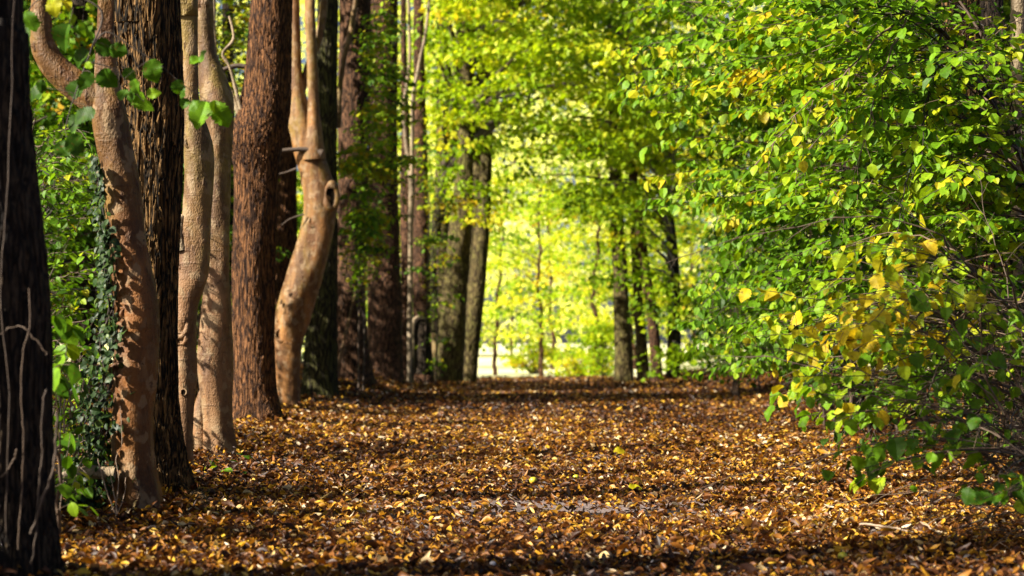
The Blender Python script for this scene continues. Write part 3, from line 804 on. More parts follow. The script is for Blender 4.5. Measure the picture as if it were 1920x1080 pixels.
knot(t6, loc6, 620, 370, 22, 44, D6, .175, M["bark_hole"], name="knot_hole", face=(.15, -1, 0))
for kx, ky, kw, kh in ((592, 417, 20, 20), (531, 628, 24, 22), (578, 497, 28, 26)):
    knot(t6, loc6, kx, ky, kw, kh, D6, .185, M["bark_hole"], hollow=ky in (417, 628))
# T7.. further trunks of the row ---------------------------------------------------------------------------
tree("furrowed_tree", "olive brown trunk standing right behind the trunk with the knot hole", [(600, 750, 74), (600, 700, 62), (604, 600, 56), (610, 450, 44), (612, 300, 38), (614, 120, 36), (615, -60, 36)], groundpt(598, 745), M["bark_green"], 48, 220, .2, .03, 10, crown_n=50, crown_r=(3.2, 3, 1.8), top=10.5)
r_, ax_, ar_, loc_ = tree("furrowed_tree", "dark reddish trunk with a thin pale sucker leaning against its foot", [(664, 716, 78), (662, 690, 66), (658, 600, 58), (657, 480, 50), (660, 350, 52), (664, 180, 60), (666, 0, 58), (666, -60, 58)], 36.0, M["bark_far"], 48, 240, .22, .03, 11, crown_n=60, crown_r=(3.2, 3, 2), top=10.5)
limb(r_, loc_, [(632, 700, 7), (640, 660, 6), (652, 610, 5), (664, 560, 4), (672, 530, 3)], 33.5, M["bark_pink"], 8, 50, name="sucker")
limb(r_, loc_, [(634, 240, 10), (637, 170, 10), (645, 110, 10), (660, 50, 10), (668, -20, 9)], 33.0, M["bark_pink"], 8, 60, name="sucker")
tree("furrowed_tree", "rosy brown trunk with a bright left flank beside the slender brown one", [(722, 700, 72), (721, 680, 66), (721, 600, 62), (720, 450, 58), (718, 300, 52), (720, 120, 50), (720, -60, 50)], 43.0, M["bark_far"], 48, 220, .2, .03, 12, crown_n=60, crown_r=(2.8, 2.8, 2.2), top=11)
tree("slender_tree", "slender brown trunk squeezed between the rosy trunk and the short dark stump", [(764, 702, 24), (763, 640, 20), (762, 500, 20), (762, 380, 22), (760, 240, 14), (757, 100, 10), (756, -60, 9)], 45.5, M["bark_far"], 24, 160, .2, .04, 13, top=9)
tree("furrowed_tree", "dark trunk rising behind the broken stump, left of the open end of the path", [(792, 697, 44), (791, 600, 32), (790, 450, 30), (788, 300, 26), (786, 120, 20), (784, -60, 18)], 49.0, M["bark_far"], 36, 180, .2, .03, 14, crown_n=60, crown_r=(3, 3, 2.2), top=12)
r_, ax_, ar_, loc_ = tree("birch", "pale thin stem forking like a wishbone above the slender brown trunk", [(768, 560, 10), (770, 420, 10), (772, 345, 12), (762, 270, 9), (758, 200, 8), (768, 120, 7), (767, 40, 6), (765, -60, 6)], 44.6, M["bark_pale"], 12, 140, 0, .04, 15, top=9, base_drop=0)
limb(r_, loc_, [(772, 345, 9), (773, 270, 8), (774, 190, 8), (786, 120, 7), (800, 50, 6), (808, -40, 5)], 44.5, M["bark_pale"], 10, 70, name="stem")
# the broken stump and the post
def stump():
    D = 47.5
    loc = at(791, 694, D); loc[2] = gz(loc[0], loc[1])
    root = thing("broken_stump", "short dark round-topped stump with a pale left edge, far along the row", "stump", loc, None)
    P, rr = prof([(791, 702, 44), (791, 690, 40), (789, 650, 34), (788, 615, 33), (787, 600, 28), (786, 594, 12), (786, 593, 2)], D)
    a = Acc(); trunk_mesh(a, P, rr, 32, 60, .05, .15, 4); a.build("trunk", M["bark_dark"], root, loc)
    P, rr = prof([(774, 700, 7), (774, 650, 6), (774, 610, 6), (779, 597, 5), (788, 593, 4)], D - .22)
    a = Acc(); trunk_mesh(a, P, rr, 10, 50, .05, 0, 4); a.build("pale_edge", M["bark_pale"], root, loc)  # pale strip along the stump's left edge
stump()
def post():
    D = 52.0; p = at(814, 694, D); z0 = float(gz(p[0], p[1])); top = at(814, 625, D)[2]
    w = 13 / 2 * D / F; a = Acc()
    lv_ = [(z0 - .1, 1.0), (top - .05, 1.0), (top, .86), (top + .004, .3)]
    V = []
    for z, s in lv_:
        for q in range(8):
            th = (q + .5) / 8 * 2 * math.pi; c, s_ = math.cos(th), math.sin(th); m_ = max(abs(c), abs(s_))
            V.append((p[0] + c / m_ * w * s * (.93 if q % 2 else 1), p[1] + s_ / m_ * w * s, z))
    i = np.arange(3)[:, None] * 8; j = np.arange(8)[None]; j2 = (j + 1) % 8
    a.add(np.array(V), np.stack([i + j, i + j2, i + 8 + j2, i + 8 + j], -1).reshape(-1, 4))
    tag(a.build("wooden_post", M["post"], None, (p[0], p[1], z0), smooth=False), "pale wooden post standing right of the dark broken stump", "post")
post()
END = "trees around the open end of the path"
# leaning mossy group left of the opening
for lab, rows, D, s in (("mossy dark trunk leaning right, broadest of the group left of the opening", [(840, 704, 52), (846, 640, 50), (855, 520, 46), (866, 400, 40), (873, 280, 30), (878, 100, 26), (880, -40, 24)], 52.5, 20),
                        ("mossy trunk squeezed in the middle of the leaning group left of the opening", [(866, 709, 30), (872, 640, 28), (882, 520, 24), (892, 400, 20), (900, 200, 16), (905, -40, 14)], 54.5, 21),
                        ("mossy trunk leaning right at the very edge of the bright opening", [(878, 714, 30), (884, 640, 30), (896, 520, 30), (906, 410, 26), (912, 300, 20), (920, 100, 16)], 53.5, 22),
                        ("black upright trunk behind the leaning mossy group, left of the opening", [(830, 695, 30), (829, 600, 28), (829, 450, 28), (830, 250, 24), (830, 0, 22)], 58.5, 23)):
    tree("mossy_tree", lab, rows, D, M["bark_mid"], 36, 140, .15, .04, s, group=END, top=11, crown_n=0)
for lab, rows, D, s, m in (("dark ivy-wrapped trunk at the right edge of the bright opening", [(1170, 718, 38), (1168, 640, 32), (1163, 520, 27), (1156, 390, 24), (1150, 200, 18), (1146, 0, 14)], 54.0, 30, "bark_mid"),
                           ("green-grey trunk just right of the dark ivy-wrapped one", [(1208, 714, 24), (1201, 620, 20), (1193, 500, 16), (1187, 380, 13), (1178, 200, 10)], 55.5, 31, "bark_mid"),
                           ("reddish tan trunk leaning left, right of the bright opening", [(1232, 711, 22), (1226, 620, 20), (1214, 530, 18), (1201, 440, 16), (1188, 330, 13), (1170, 150, 10)], 53.0, 32, "bark_far")):
    tree("mossy_tree", lab, rows, D, M[m], 36, 140, .15, .04, s, group=END, top=11, crown_n=0)
# brown trunk seen between the straight trunk and the one with the hole, and a few deeper ones
WOODS = "trunks in the wood behind the row"
for lab, rows, D, s, m in (("brown trunk half hidden between the straight reddish trunk and the knot-hole trunk", [(536, 700, 44), (536, 560, 42), (536, 420, 40), (537, 250, 36), (533, 0, 34)], 31.0, 40, "bark_red"),
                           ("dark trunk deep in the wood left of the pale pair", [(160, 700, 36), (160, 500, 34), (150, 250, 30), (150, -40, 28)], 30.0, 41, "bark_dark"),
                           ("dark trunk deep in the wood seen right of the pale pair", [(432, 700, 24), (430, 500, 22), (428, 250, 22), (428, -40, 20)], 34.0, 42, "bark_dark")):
    tree("furrowed_tree", lab, rows, D, M[m], 36, 140, .1, .04, s, group=WOODS, top=9, crown_n=40, tint=.3)

# ------------------------------------------------------------------ ivy on the second trunk
def ivy():
    loc = np.array([loc2[0] - .12, loc2[1] - .05, loc2[2]])
    root = thing("ivy", "dark glossy ivy climbing the left side of the tan smooth trunk", "ivy", loc)
    lv, st = Leaves(), Acc()
    edge = [(150, 950), (165, 880), (175, 800), (185, 720), (205, 640), (205, 560), (200, 480), (193, 420), (188, 350), (180, 290)]
    wid = [62, 64, 64, 56, 42, 28, 20, 14, 11, 7]
    for j in range(9):
        P = smooth_path(np.array([at(x + wid[i] * rng.uniform(-.4, .5), y, D2 - .02 + rng.normal(0, .02)) for i, (x, y) in enumerate(edge)]), 60)
        st.tube(P[: rng.integers(30, 60)], .0035, 5, rng.uniform(.1, .4))
    n = 1100
    f = rng.uniform(0, 1, n) ** 2.1 * (len(edge) - 1); i = np.minimum(f.astype(int), len(edge) - 2); g = f - i
    E = np.array(edge, float); W = np.array(wid, float)
    c = E[i] * (1 - g)[:, None] + E[i + 1] * g[:, None]; w = W[i] * (1 - g) + W[i + 1] * g
    pos = np.array([at(cx + q, cy, D2 + dd) for (cx, cy), q, dd in zip(c, rng.normal(0, .45, n) * w, rng.uniform(-.16, .06, n))])
    d = np.stack([rng.normal(-.3, .5, n), rng.normal(-.2, .4, n), rng.uniform(-1.2, -.1, n)], -1)
    nn = np.stack([rng.normal(-.6, .5, n), rng.normal(-.8, .4, n), rng.uniform(0, .8, n)], -1)
    fa = Acc(); put_leaves(fa, LEAF_MID, pos, d, nn, rng.uniform(.022, .045, n), rng.beta(1.2, 2, n))
    st.build("stem", M["twig"], root, loc); fa.build("foliage", M["ivy"], root, loc, smooth=False)
ivy()
# vine shoots at the foot
a = Acc()
for pts, r in (([(218, 966), (205, 930), (192, 890), (186, 862)], .0035), ([(220, 964), (212, 930), (206, 900), (203, 876)], .003), ([(218, 968), (232, 930), (240, 895)], .0025), ([(217, 968), (222, 900), (218, 860), (230, 830), (228, 760)], .0022)):
    P = smooth_path(np.array([at(x, y, D2 - .28) for x, y in pts]), 30) + np.cumsum(rng.normal(0, .001, (30, 3)), 0)
    a.tube(P, np.linspace(r, r * .6, 30), 6, .7)
p = at(218, 968, D2 - .28)
tag(a.build("vine_shoot", M["twig_pale"], None, p), "bare pale vine shoots spreading in a V at the foot of the ivy-clad trunk", "vine")

# ------------------------------------------------------------------ left undergrowth
UND = "bushes under the trees on the left"
shrub("sapling", "thin dark upright sapling with a few large torn leaves beside the black trunk", "sapling", (at(104, 900, 7.9)[0], 7.9),
      [(60, 150, 640, 740, 7.0, 7.6, 5, .42), (110, 150, 560, 640, 7.4, 8, 3, .3), (100, 140, 900, 960, 7.4, 7.8, 3, .4), (110, 150, 780, 860, 7.6, 8.2, 3, .45)], 2, .085, M["leaf"], M["twig"], UND, LEAF_NEAR, step=.06, twig_every=.16, twig_len=.10, stem_r=.010, blen=.35, droop=.8, stem_top=(at(105, 200, 7.9)), br=.003, skip=.3)
shrub("bush", "loose bright green bush filling the gap between the black trunk and the ivy-clad trunk", "bush", (at(140, 860, 15)[0] - .6, 15.0),
      [(60, 230, 250, 700, 13, 17, 60, .42), (60, 230, 200, 420, 13, 17, 18, .5), (90, 200, 620, 860, 12.5, 15, 22, .5)], 4, .07, M["leaf"], M["twig"], UND, LEAF_MID, blen=.9, step=.05)
shrub("bush", "low yellowing bush at the foot of the ivy-clad trunk, right beside the black trunk", "bush", (at(130, 930, 10.5)[0], 10.5),
      [(100, 200, 640, 930, 9.4, 11.5, 26, .58), (105, 160, 880, 980, 8.2, 9.4, 6, .5)], 3, .06, M["leaf"], M["twig_pale"], UND, LEAF_MID, blen=.5, stem_r=.01, twig_len=.16)
shrub("bush", "yellow-green leafy bush seen high between the pale pair and the straight reddish trunk", "bush", (at(430, 720, 31)[0] - .5, 31.0),
      [(380, 520, -40, 200, 28, 33, 46, .68), (425, 455, 200, 720, 28, 33, 24, .56), (515, 560, 330, 700, 28, 32, 12, .45), (520, 560, -20, 200, 28, 32, 8, .66)], 4, .085, M["leaf"], M["twig"], UND, LEAF_MID, blen=1.4)
shrub("beech_sapling", "fresh green beech sapling spreading sprays between the two reddish trunks right of the knot hole", "sapling", (at(690, 700, 33)[0], 33.0),
      [(640, 735, 230, 480, 30, 34, 52, .66), (690, 765, -20, 260, 30, 34, 40, .62), (640, 700, 380, 500, 31, 34, 12, .5), (750, 800, 120, 420, 31, 34, 14, .62)], 2, .095, M["leaf"], M["twig"], UND, LEAF_MID, blen=1.3, twig_len=.35, step=.06)
shrub("beech_sapling", "thin sapling with pale drooping leaves in front of the leaning mossy trunks", "sapling", (at(815, 700, 46)[0], 46.0),
      [(795, 850, 330, 560, 43, 48, 20, .62), (800, 860, 540, 690, 44, 49, 10, .55), (850, 905, 360, 400, 44, 46, 5, .85), (750, 800, 230, 340, 43, 46, 10, .55)], 2, .12, M["leaf"], M["twig"], UND, LEAF_FAR, blen=1.3, twig_len=.35, step=.09)
for x, D, h, rx, n, t, lab in ((-3.5, 4.3, 2.4, .6, 80, .3, "unseen dark bush added beyond the left edge to shade the nearest black trunk"), (-4.0, 9.5, 2.5, .7, 80, .4, "unseen rounded bush added beyond the left edge to shade the wide furrowed trunk"), (-3.75, 7.6, 2.0, .7, 90, .4, "unseen bush added beyond the left edge to shade the foot of the ivy-clad trunk")):  # out-of-view bushes added to throw shade on the nearest trunks
    loc = np.array([x, D, float(gz(x, D))]); root = thing("bush", lab, "bush", loc, UND)
    fa, wa = Acc(), Acc(); ax = np.array([[x, D, loc[2] - .1 + z] for z in np.linspace(0, h * .85, 20)]) + np.cumsum(rng.normal(0, .03, (20, 3)), 0) * np.array([1, 1, 0])
    wa.tube(ax, np.linspace(.05, .015, 20), 7, .3)
    crown(fa, wa, None, ellipsoid(n, (x, D, loc[2] + h * .5), (rx, 1.1, h * .5), .02), .4, 44, .085, t, axis=ax, tmpl=LEAF_MID)
    fa.build("foliage", M["leaf"], root, loc, smooth=False); wa.build("stem", M["twig"], root, loc)
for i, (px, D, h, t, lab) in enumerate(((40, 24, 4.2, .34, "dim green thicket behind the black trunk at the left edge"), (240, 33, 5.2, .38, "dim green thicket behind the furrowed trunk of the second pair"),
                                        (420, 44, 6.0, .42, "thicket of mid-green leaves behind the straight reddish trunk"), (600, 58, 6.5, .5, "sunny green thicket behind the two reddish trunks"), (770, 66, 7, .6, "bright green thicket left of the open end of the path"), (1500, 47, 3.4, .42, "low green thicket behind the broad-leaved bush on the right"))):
    x = at(px, 600, D)[0] - .5; loc = np.array([x, D, float(gz(x, D))])
    root = thing("thicket", lab, "thicket", loc, UND)
    fa, wa = Acc(), Acc(); ax = np.array([[x, D, loc[2] + z] for z in np.linspace(0, h * .8, 20)]) + np.cumsum(rng.normal(0, .05, (20, 3)), 0) * np.array([1, 1, 0])
    wa.tube(ax, np.linspace(.06, .02, 20), 7, .3)
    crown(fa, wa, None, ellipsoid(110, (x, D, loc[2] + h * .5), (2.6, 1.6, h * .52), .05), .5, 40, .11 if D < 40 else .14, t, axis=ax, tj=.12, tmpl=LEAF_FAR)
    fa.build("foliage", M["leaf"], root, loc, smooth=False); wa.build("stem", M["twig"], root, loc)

# ------------------------------------------------------------------ background: trees beyond the path's end
BG = "sunlit trees beyond the end of the path"
def bg_tree(lab, x, y, h, crown_r, n, per, size, tint, mat, low=.1, group=BG, rad=1.0, bark="bark_far", flat=.35, name="broadleaf_tree"):
    loc = np.array([x, y, float(gz(x, y))])
    root = thing(name, lab, "tree", loc, group)
    ax = np.array([[x, y, loc[2] - .2 + z] for z in np.linspace(0, h * .8, 24)]) + np.cumsum(rng.normal(0, .06, (24, 3)), 0) * np.array([1, 1, 0])
    ta = Acc(); P, _ = trunk_mesh(ta, ax, np.linspace(.085, .025, 24), 20, 40, .05, .2, int(abs(x * 7 + y)))
    ta.build("trunk", M[bark], root, loc)
    zc = loc[2] + h * (low + 1) / 2; fa, wa = Acc(), Acc()
    crown(fa, wa, None, ellipsoid(n, (x, y, zc), (crown_r, crown_r, h * (1 - low) / 2), .15), rad, per, size, tint, axis=P[6:], tj=.24, flat=flat, wr=.012)
    fa.build("crown", mat, root, loc, smooth=False); wa.build("limb", M["twig"], root, loc)
    return root
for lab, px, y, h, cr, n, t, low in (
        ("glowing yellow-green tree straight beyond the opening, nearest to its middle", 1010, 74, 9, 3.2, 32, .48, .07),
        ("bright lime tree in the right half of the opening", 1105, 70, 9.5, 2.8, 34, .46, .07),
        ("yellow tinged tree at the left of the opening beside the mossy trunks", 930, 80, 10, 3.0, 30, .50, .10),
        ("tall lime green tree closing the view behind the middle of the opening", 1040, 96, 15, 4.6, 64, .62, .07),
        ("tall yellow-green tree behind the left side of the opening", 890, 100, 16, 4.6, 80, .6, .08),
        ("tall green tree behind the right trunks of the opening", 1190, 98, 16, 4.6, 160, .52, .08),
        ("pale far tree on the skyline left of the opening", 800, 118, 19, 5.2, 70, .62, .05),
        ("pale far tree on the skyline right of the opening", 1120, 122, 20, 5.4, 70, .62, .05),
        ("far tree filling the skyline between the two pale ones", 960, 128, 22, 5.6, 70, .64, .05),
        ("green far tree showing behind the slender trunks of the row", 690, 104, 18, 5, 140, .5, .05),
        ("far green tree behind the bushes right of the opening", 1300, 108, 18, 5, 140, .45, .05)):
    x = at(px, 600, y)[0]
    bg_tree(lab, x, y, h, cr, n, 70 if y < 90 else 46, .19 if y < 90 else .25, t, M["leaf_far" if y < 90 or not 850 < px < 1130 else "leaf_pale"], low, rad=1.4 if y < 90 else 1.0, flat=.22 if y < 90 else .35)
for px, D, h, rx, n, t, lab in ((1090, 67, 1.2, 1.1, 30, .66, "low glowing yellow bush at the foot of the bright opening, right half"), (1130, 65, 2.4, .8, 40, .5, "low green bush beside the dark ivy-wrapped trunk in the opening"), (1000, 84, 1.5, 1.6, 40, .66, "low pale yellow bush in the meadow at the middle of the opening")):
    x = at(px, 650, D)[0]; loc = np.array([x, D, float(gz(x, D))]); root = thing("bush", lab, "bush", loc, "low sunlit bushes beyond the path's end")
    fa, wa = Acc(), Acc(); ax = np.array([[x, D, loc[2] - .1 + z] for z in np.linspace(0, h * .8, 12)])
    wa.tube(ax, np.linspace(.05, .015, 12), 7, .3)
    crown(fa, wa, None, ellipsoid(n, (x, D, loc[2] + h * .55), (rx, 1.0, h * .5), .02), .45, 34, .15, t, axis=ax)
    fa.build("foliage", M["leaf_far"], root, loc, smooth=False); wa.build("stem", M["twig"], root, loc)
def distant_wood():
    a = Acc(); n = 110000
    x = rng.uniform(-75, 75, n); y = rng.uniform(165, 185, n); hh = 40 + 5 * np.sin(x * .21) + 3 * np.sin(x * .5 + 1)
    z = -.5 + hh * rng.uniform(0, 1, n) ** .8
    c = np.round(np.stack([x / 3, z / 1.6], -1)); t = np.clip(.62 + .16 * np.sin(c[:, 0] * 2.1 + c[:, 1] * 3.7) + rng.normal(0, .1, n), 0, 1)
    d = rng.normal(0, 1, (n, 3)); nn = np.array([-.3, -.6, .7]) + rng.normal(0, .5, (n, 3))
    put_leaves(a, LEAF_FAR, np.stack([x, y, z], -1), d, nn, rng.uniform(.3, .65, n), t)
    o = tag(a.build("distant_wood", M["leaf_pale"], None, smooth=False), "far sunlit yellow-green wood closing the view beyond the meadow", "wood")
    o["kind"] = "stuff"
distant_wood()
# unseen young tree, added so that its crown shades the lower right bushes
bg_tree("unseen young tree added beyond the left edge, crown shading the lower right bushes", -3.9, 5.2, 6.0, .95, 26, 40, .11, .4, M["leaf"], .64, None, .5)
# low branches arching over the end of the path
def arch_crown(root_lab, base_px, D, zones, tint, mat, n_per=56, size=.17, rad=.8):
    x = at(base_px, 700, D)[0]; loc = np.array([x, D, float(gz(x, D))])
    root = thing("arching_tree", root_lab, "tree", loc, END)
    ax = smooth_path(np.array([[x, D, loc[2] - .1], [x, D - .2, 3], [x + (.5 if x < 0 else -.5), D - .5, 7], [x + (1 if x < 0 else -1), D - 1, 11]]), 40)
    ta = Acc(); trunk_mesh(ta, ax[::4], np.linspace(.2, .06, 10), 24, 80, .05, .2, 3); ta.build("trunk", M["bark_green"], root, loc)
    C = []
    for x0, x1, y0, y1, D0, D1, c in zones:
        for _ in range(c): C.append(at(rng.uniform(x0, x1), rng.uniform(y0, y1), rng.uniform(D0, D1)))
    fa, wa = Acc(), Acc()
    crown(fa, wa, None, np.array(C), rad, n_per, size, tint, axis=ax, flat=.3, tj=.15, wr=.03)
    fa.build("crown", mat, root, loc, smooth=False); wa.build("limb", M["twig"], root, loc)
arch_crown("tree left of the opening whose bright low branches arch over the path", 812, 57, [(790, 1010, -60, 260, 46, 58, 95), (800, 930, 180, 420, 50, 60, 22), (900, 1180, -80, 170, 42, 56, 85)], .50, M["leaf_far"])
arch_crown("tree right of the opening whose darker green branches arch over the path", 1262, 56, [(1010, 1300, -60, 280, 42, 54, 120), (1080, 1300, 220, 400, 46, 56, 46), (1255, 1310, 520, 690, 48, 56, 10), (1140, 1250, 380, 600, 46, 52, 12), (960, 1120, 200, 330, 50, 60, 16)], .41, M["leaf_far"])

# ------------------------------------------------------------------ the wood left and right (closes the view, shades the path)
LW = "woodland trees left of the row"
for i, (x, y, h, cr, n, t) in enumerate(((-8.2, 15.5, 4.3, 1.6, 70, .42), (-9.6, 19.2, 3.6, 1.6, 60, .42), (-7.6, 28.5, 9, 2.2, 130, .40), (-8.5, 31, 10, 2.8, 150, .36), (-9.5, 39, 11, 3.0, 150, .40), (-11, 47, 10, 3, 120, .44), (-13, 58, 12, 3.5, 120, .5), (-15, 36, 12, 3.5, 130, .36), (-19, 52, 14, 4, 130, .4), (-26, 70, 17, 5, 130, .46), (-12, 76, 15, 4, 120, .5))):
    lab = ["short woodland tree behind the ivy-clad trunk, nearest of the wood", "short woodland tree glimpsed right of the pale pair of trunks", "small woodland tree behind the pale pair of trunks", "bushy woodland tree behind the straight reddish trunk", "woodland tree behind the knot-hole trunk, crown to the ground", "woodland tree behind the two reddish trunks",
           "woodland tree far back left of the opening", "tall woodland tree deep behind the ivy-clad trunk", "tall woodland tree deep behind the furrowed trunk", "tallest woodland tree at the far left", "far woodland tree left of the mossy group"][i]
    bg_tree(lab, x, y, h, cr, n, 52, .17, t, M["leaf"], .02, LW, .8)
RW = "woodland trees right of the path"
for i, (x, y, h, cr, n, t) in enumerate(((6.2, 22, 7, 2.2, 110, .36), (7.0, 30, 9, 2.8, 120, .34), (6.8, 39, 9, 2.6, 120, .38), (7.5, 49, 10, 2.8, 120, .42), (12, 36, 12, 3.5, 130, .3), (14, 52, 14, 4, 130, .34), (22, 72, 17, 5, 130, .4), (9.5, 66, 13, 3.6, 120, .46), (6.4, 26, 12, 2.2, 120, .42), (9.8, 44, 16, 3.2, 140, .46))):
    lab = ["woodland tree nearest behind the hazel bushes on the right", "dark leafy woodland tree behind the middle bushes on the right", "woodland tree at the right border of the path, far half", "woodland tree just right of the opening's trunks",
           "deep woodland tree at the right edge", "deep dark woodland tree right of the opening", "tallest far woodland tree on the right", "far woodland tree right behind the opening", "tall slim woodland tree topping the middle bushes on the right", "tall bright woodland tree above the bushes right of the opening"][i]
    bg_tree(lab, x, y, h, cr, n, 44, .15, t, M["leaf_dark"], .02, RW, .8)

# ------------------------------------------------------------------ right side: trunks and hazel bushes
RT = "trunks among the bushes on the right"
tree("leaning_tree", "ochre trunk leaning right among the bushes near the right edge", [(1898, 800, 92), (1876, 640, 84), (1858, 480, 80), (1832, 330, 72), (1814, 200, 66), (1806, 100, 64), (1802, 0, 62), (1800, -60, 62)], 14.5, M["bark_grey"], 60, 240, .2, .04, 50, group=RT, top=10, crown_n=60, crown_at=(3.0, 14.5, 10.8), crown_r=(3.2, 3, 1.4))
tree("pole_tree", "thin pale upright trunk at the very right edge of the picture", [(1912, 830, 22), (1910, 600, 20), (1906, 400, 20), (1904, 200, 22), (1908, 0, 26), (1910, -60, 26)], 12.4, M["bark_pale"], 24, 160, .1, .04, 51, group=RT, top=5, crown_n=0)
tree("dark_tree", "dark trunk behind the ochre leaning one near the right edge", [(1870, 790, 90), (1865, 600, 84), (1850, 300, 80), (1840, 0, 76)], 17.5, M["bark_dark"], 40, 160, .1, .04, 52, group=RT, top=10, crown_n=60, crown_at=(3.4, 18.5, 11), crown_r=(3.2, 3, 1.4))
tree("dark_tree", "slim dark trunk dimly seen in the upper bushes on the right", [(1600, 740, 40), (1598, 500, 38), (1590, 200, 36), (1588, -40, 34)], 21, M["bark_dark"], 30, 140, .1, .04, 53, group=RT, top=10, crown_n=60, crown_at=(3, 23, 11), crown_r=(3.2, 3, 1.4))
HZ = "hazel bushes along the right edge of the path"
# nearest, yellowing
shrub("hazel_bush", "yellowing hazel bush in front on the right, thin dark branches reaching over the path", "bush", (2.75, 9.6),
      [(1400, 1700, 540, 720, 7.8, 9.8, 24, .73), (1480, 1900, 420, 640, 7.8, 9.8, 26, .68), (1560, 1920, 620, 780, 7.4, 9.2, 12, .50), (1430, 1680, 690, 800, 7.8, 9.2, 11, .54), (1560, 1720, 430, 520, 8, 9, 5, .84), (1480, 1640, 580, 680, 7.6, 8.6, 6, .86)], 6, .070, M["leaf"], M["twig"], HZ, LEAF_BIG, blen=.85, step=.05, twig_every=.13, twig_len=.18, droop=.6, stem_r=.015, br=.0042, bare=50, skip=.34)
shrub("hazel_bush", "low green hazel bush in front at the lower right, broad leaves hanging over the litter", "bush", (2.25, 8.3),
      [(1540, 1760, 760, 900, 7.2, 8.6, 9, .46), (1700, 1920, 780, 940, 7.0, 8.2, 9, .38), (1820, 1920, 880, 980, 7.0, 7.8, 4, .30), (1560, 1640, 860, 930, 7.4, 8.2, 3, .42)], 5, .074, M["leaf"], M["twig"], HZ, LEAF_BIG, blen=.6, step=.06, twig_every=.15, twig_len=.14, droop=.6, stem_r=.012, br=.0036, bare=80, skip=.36)
shrub("hazel_bush", "tall hazel bush with layered twigs and small dense leaves, filling the top right corner", "bush", (3.6, 12.5),
      [(1380, 1920, -40, 180, 10.5, 14, 42, .55), (1400, 1800, 150, 360, 10.5, 14.5, 38, .53), (1420, 1860, 340, 560, 10.5, 13.5, 32, .50), (1700, 1920, 60, 420, 9.8, 11.5, 12, .55), (1340, 1530, -40, 150, 13, 16, 26, .54)], 6, .078, M["leaf"], M["twig"], HZ, LEAF_MID, blen=1.3, step=.036, twig_every=.085, twig_len=.30, stem_r=.022, bare=70, droop=.32, jn=.26)
shrub("hazel_bush", "hazel bush with an orange tinted spray at mid height, behind the tall layered one", "bush", (3.4, 15.5),
      [(1290, 1560, 120, 420, 14, 17, 40, .51), (1320, 1500, -50, 140, 15, 17.5, 22, .5), (1300, 1440, 130, 200, 13.6, 15, 4, .82), (1560, 1700, 180, 220, 13, 15, 3, .80), (1340, 1700, 380, 640, 14, 17, 48, .44)], 5, .088, M["leaf"], M["twig"], HZ, LEAF_MID, blen=1.2, step=.042, twig_every=.09, twig_len=.30, droop=.32, jn=.26, bare=20)
shrub("linden_bush", "bright green broad-leaved bush overhanging the path at the top, right of the opening", "bush", (3.3, 18.5),
      [(1140, 1420, 60, 200, 16, 19, 26, .58), (1190, 1420, 180, 420, 16, 20, 36, .56), (1180, 1360, -60, 100, 17, 21, 26, .5)], 4, .10, M["leaf"], M["twig"], HZ, LEAF_MID, blen=1.3, step=.065, twig_len=.3, droop=.7)
shrub("linden_bush", "cool green broad-leaved bush beside the path, lower middle right, leaves down to the litter", "bush", (3.5, 20.5),
      [(1290, 1480, 400, 560, 18, 22, 36, .48), (1280, 1470, 540, 700, 17, 21, 34, .44), (1440, 1640, 480, 720, 17, 21, 30, .38)], 4, .095, M["leaf"], M["twig"], HZ, LEAF_MID, blen=1.2, step=.06, twig_len=.28, droop=.7)
shrub("hazel_bush", "dim bush farther along the right edge between the broad-leaved bush and the opening's trunks", "bush", (3.9, 33.0),
      [(1300, 1430, 300, 700, 29, 35, 50, .40), (1290, 1350, 600, 700, 30, 35, 10, .44)], 4, .11, M["leaf"], M["twig"], HZ, LEAF_FAR, blen=1.5, step=.07, twig_len=.35)
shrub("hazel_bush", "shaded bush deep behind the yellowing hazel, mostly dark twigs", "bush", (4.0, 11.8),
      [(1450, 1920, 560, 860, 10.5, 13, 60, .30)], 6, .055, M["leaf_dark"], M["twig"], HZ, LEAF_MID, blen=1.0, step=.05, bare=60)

# ------------------------------------------------------------------ small things on the path
def fruit(px, py, rpx, mat, name, lab, cat):
    D = groundpt(px, py); p = at(px, py, D); r = rpx * D / F; p[2] = float(gz(p[0], p[1])) + .02 + r * .8
    a = Acc(); n, k = 10, 16; V = []
    for i in range(n + 1):
        ph = math.pi * i / n; rr = max(.01, math.sin(ph)); z = -math.cos(ph)
        z *= .92 if z > 0 else .96
        z -= .16 * math.exp(-((rr) / .3) ** 2) * (1 if z > 0 else -1)
        for j in range(k):
            t = j / k * 2 * math.pi; V.append((p[0] + r * rr * math.cos(t), p[1] + r * rr * math.sin(t), p[2] + r * z))
    i = np.arange(n)[:, None] * k; j = np.arange(k)[None]; j2 = (j + 1) % k
    a.add(np.array(V), np.stack([i + j, i + j2, i + k + j2, i + k + j], -1).reshape(-1, 4))
    tag(a.build(name, mat, None, p), lab, cat)
fruit(1000, 914, 7.5, M["fruit"], "fallen_apple", "small yellow-green apple on the bare grey patch, the left of the two lying close together", "apple")
fruit(1080, 906, 6, M["fruit"], "fallen_apple", "small yellow-green apple, the right and farther one of the two lying close together", "apple")
fruit(1580, 1062, 9, M["fruit"], "fallen_apple", "small yellow-green apple alone on the litter at the lower right", "apple")
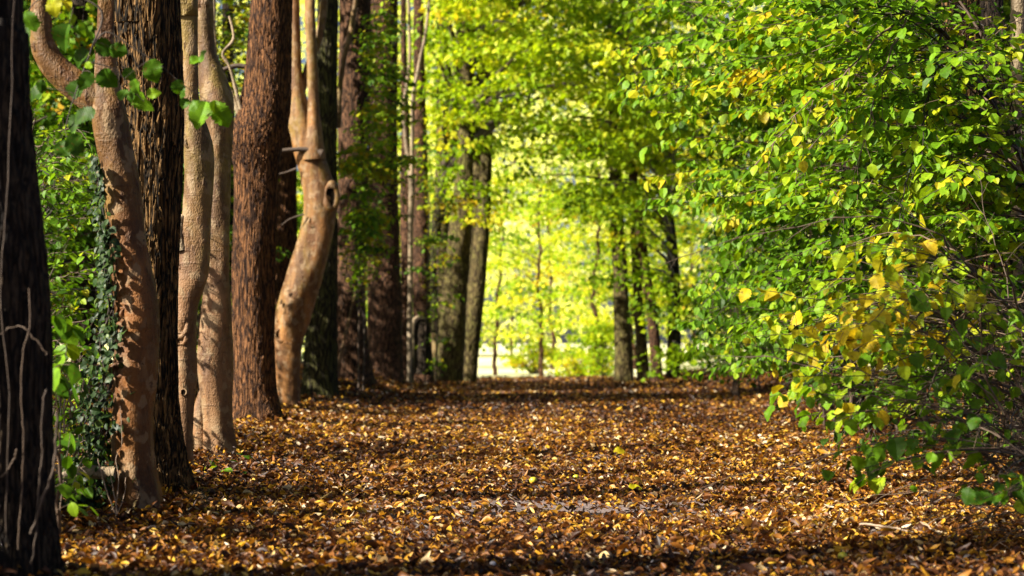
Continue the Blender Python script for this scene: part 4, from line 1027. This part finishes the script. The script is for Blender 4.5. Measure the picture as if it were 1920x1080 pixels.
fruit(924, 1074, 6, M["pale_fruit"], "puffball", "white puffball in the litter at the bottom edge, left of the other one", "mushroom")
fruit(1226, 1072, 6, M["pale_fruit"], "puffball", "white puffball in the litter at the bottom edge, right of the other one", "mushroom")
def ground_twig(pts, r, lab, mat):
    P = np.array([at(x, y, groundpt(x, y)) for x, y in pts]); P[:, 2] = gz(P[:, 0], P[:, 1]) + .045
    P = smooth_path(P, 30) + np.cumsum(rng.normal(0, .0015, (30, 3)), 0)
    a = Acc(); a.tube(P, np.linspace(r, r * .5, 30), 7, .8)
    q = P[12]; a.tube(np.array([q, q + [.05, .06, .02], q + [.11, .09, .025]]), [r * .6, r * .4, r * .2], 6, .8)
    tag(a.build("fallen_twig", mat, None, P[0]), lab, "twig")
ground_twig([(1612, 1004), (1660, 1008), (1714, 1020)], .006, "pale bare twig lying on the litter below the low green hazel", M["twig_pale"])
ground_twig([(1725, 1000), (1742, 1014), (1756, 1026)], .005, "short pale twig lying right of the longer one on the litter", M["twig_pale"])

# single bright leaves lying on top of the litter
def fallen(px, py, s_, t, ang, lab):
    D = groundpt(px, py); p = at(px, py, D); p[2] = float(gz(p[0], p[1])) + .03
    a = Acc(); put_leaves(a, LEAF_BIG, p[None], np.array([[math.cos(ang), math.sin(ang), .12]]), np.array([[-.15, -.45, .85]]), np.array([s_]), np.array([t]))
    tag(a.build("fallen_leaf", M["leaf"], None, p, smooth=False), lab, "leaf")
fallen(1178, 926, .085, .80, .15, "large bright yellow leaf lying on the litter right of the two small apples")
fallen(1150, 858, .11, .83, .1, "yellow leaf lying flat farther up the path, above the two small apples")
fallen(640, 802, .10, .95, 2.9, "pale orange-brown leaf on the litter near the foot of the straight reddish trunk")
shrub("seedling", "tiny green seedling with a few leaves at the foot of the pale pair of trunks", "seedling", (at(395, 880, D4)[0], D4 + .1),
      [(365, 470, 836, 884, D4 - .4, D4 + .3, 7, .42)], 2, .055, M["leaf"], M["twig"], None, LEAF_NEAR, step=.05, twig_every=.2, twig_len=.06, stem_r=.004, blen=.12, br=.002, skip=.4)
litter()
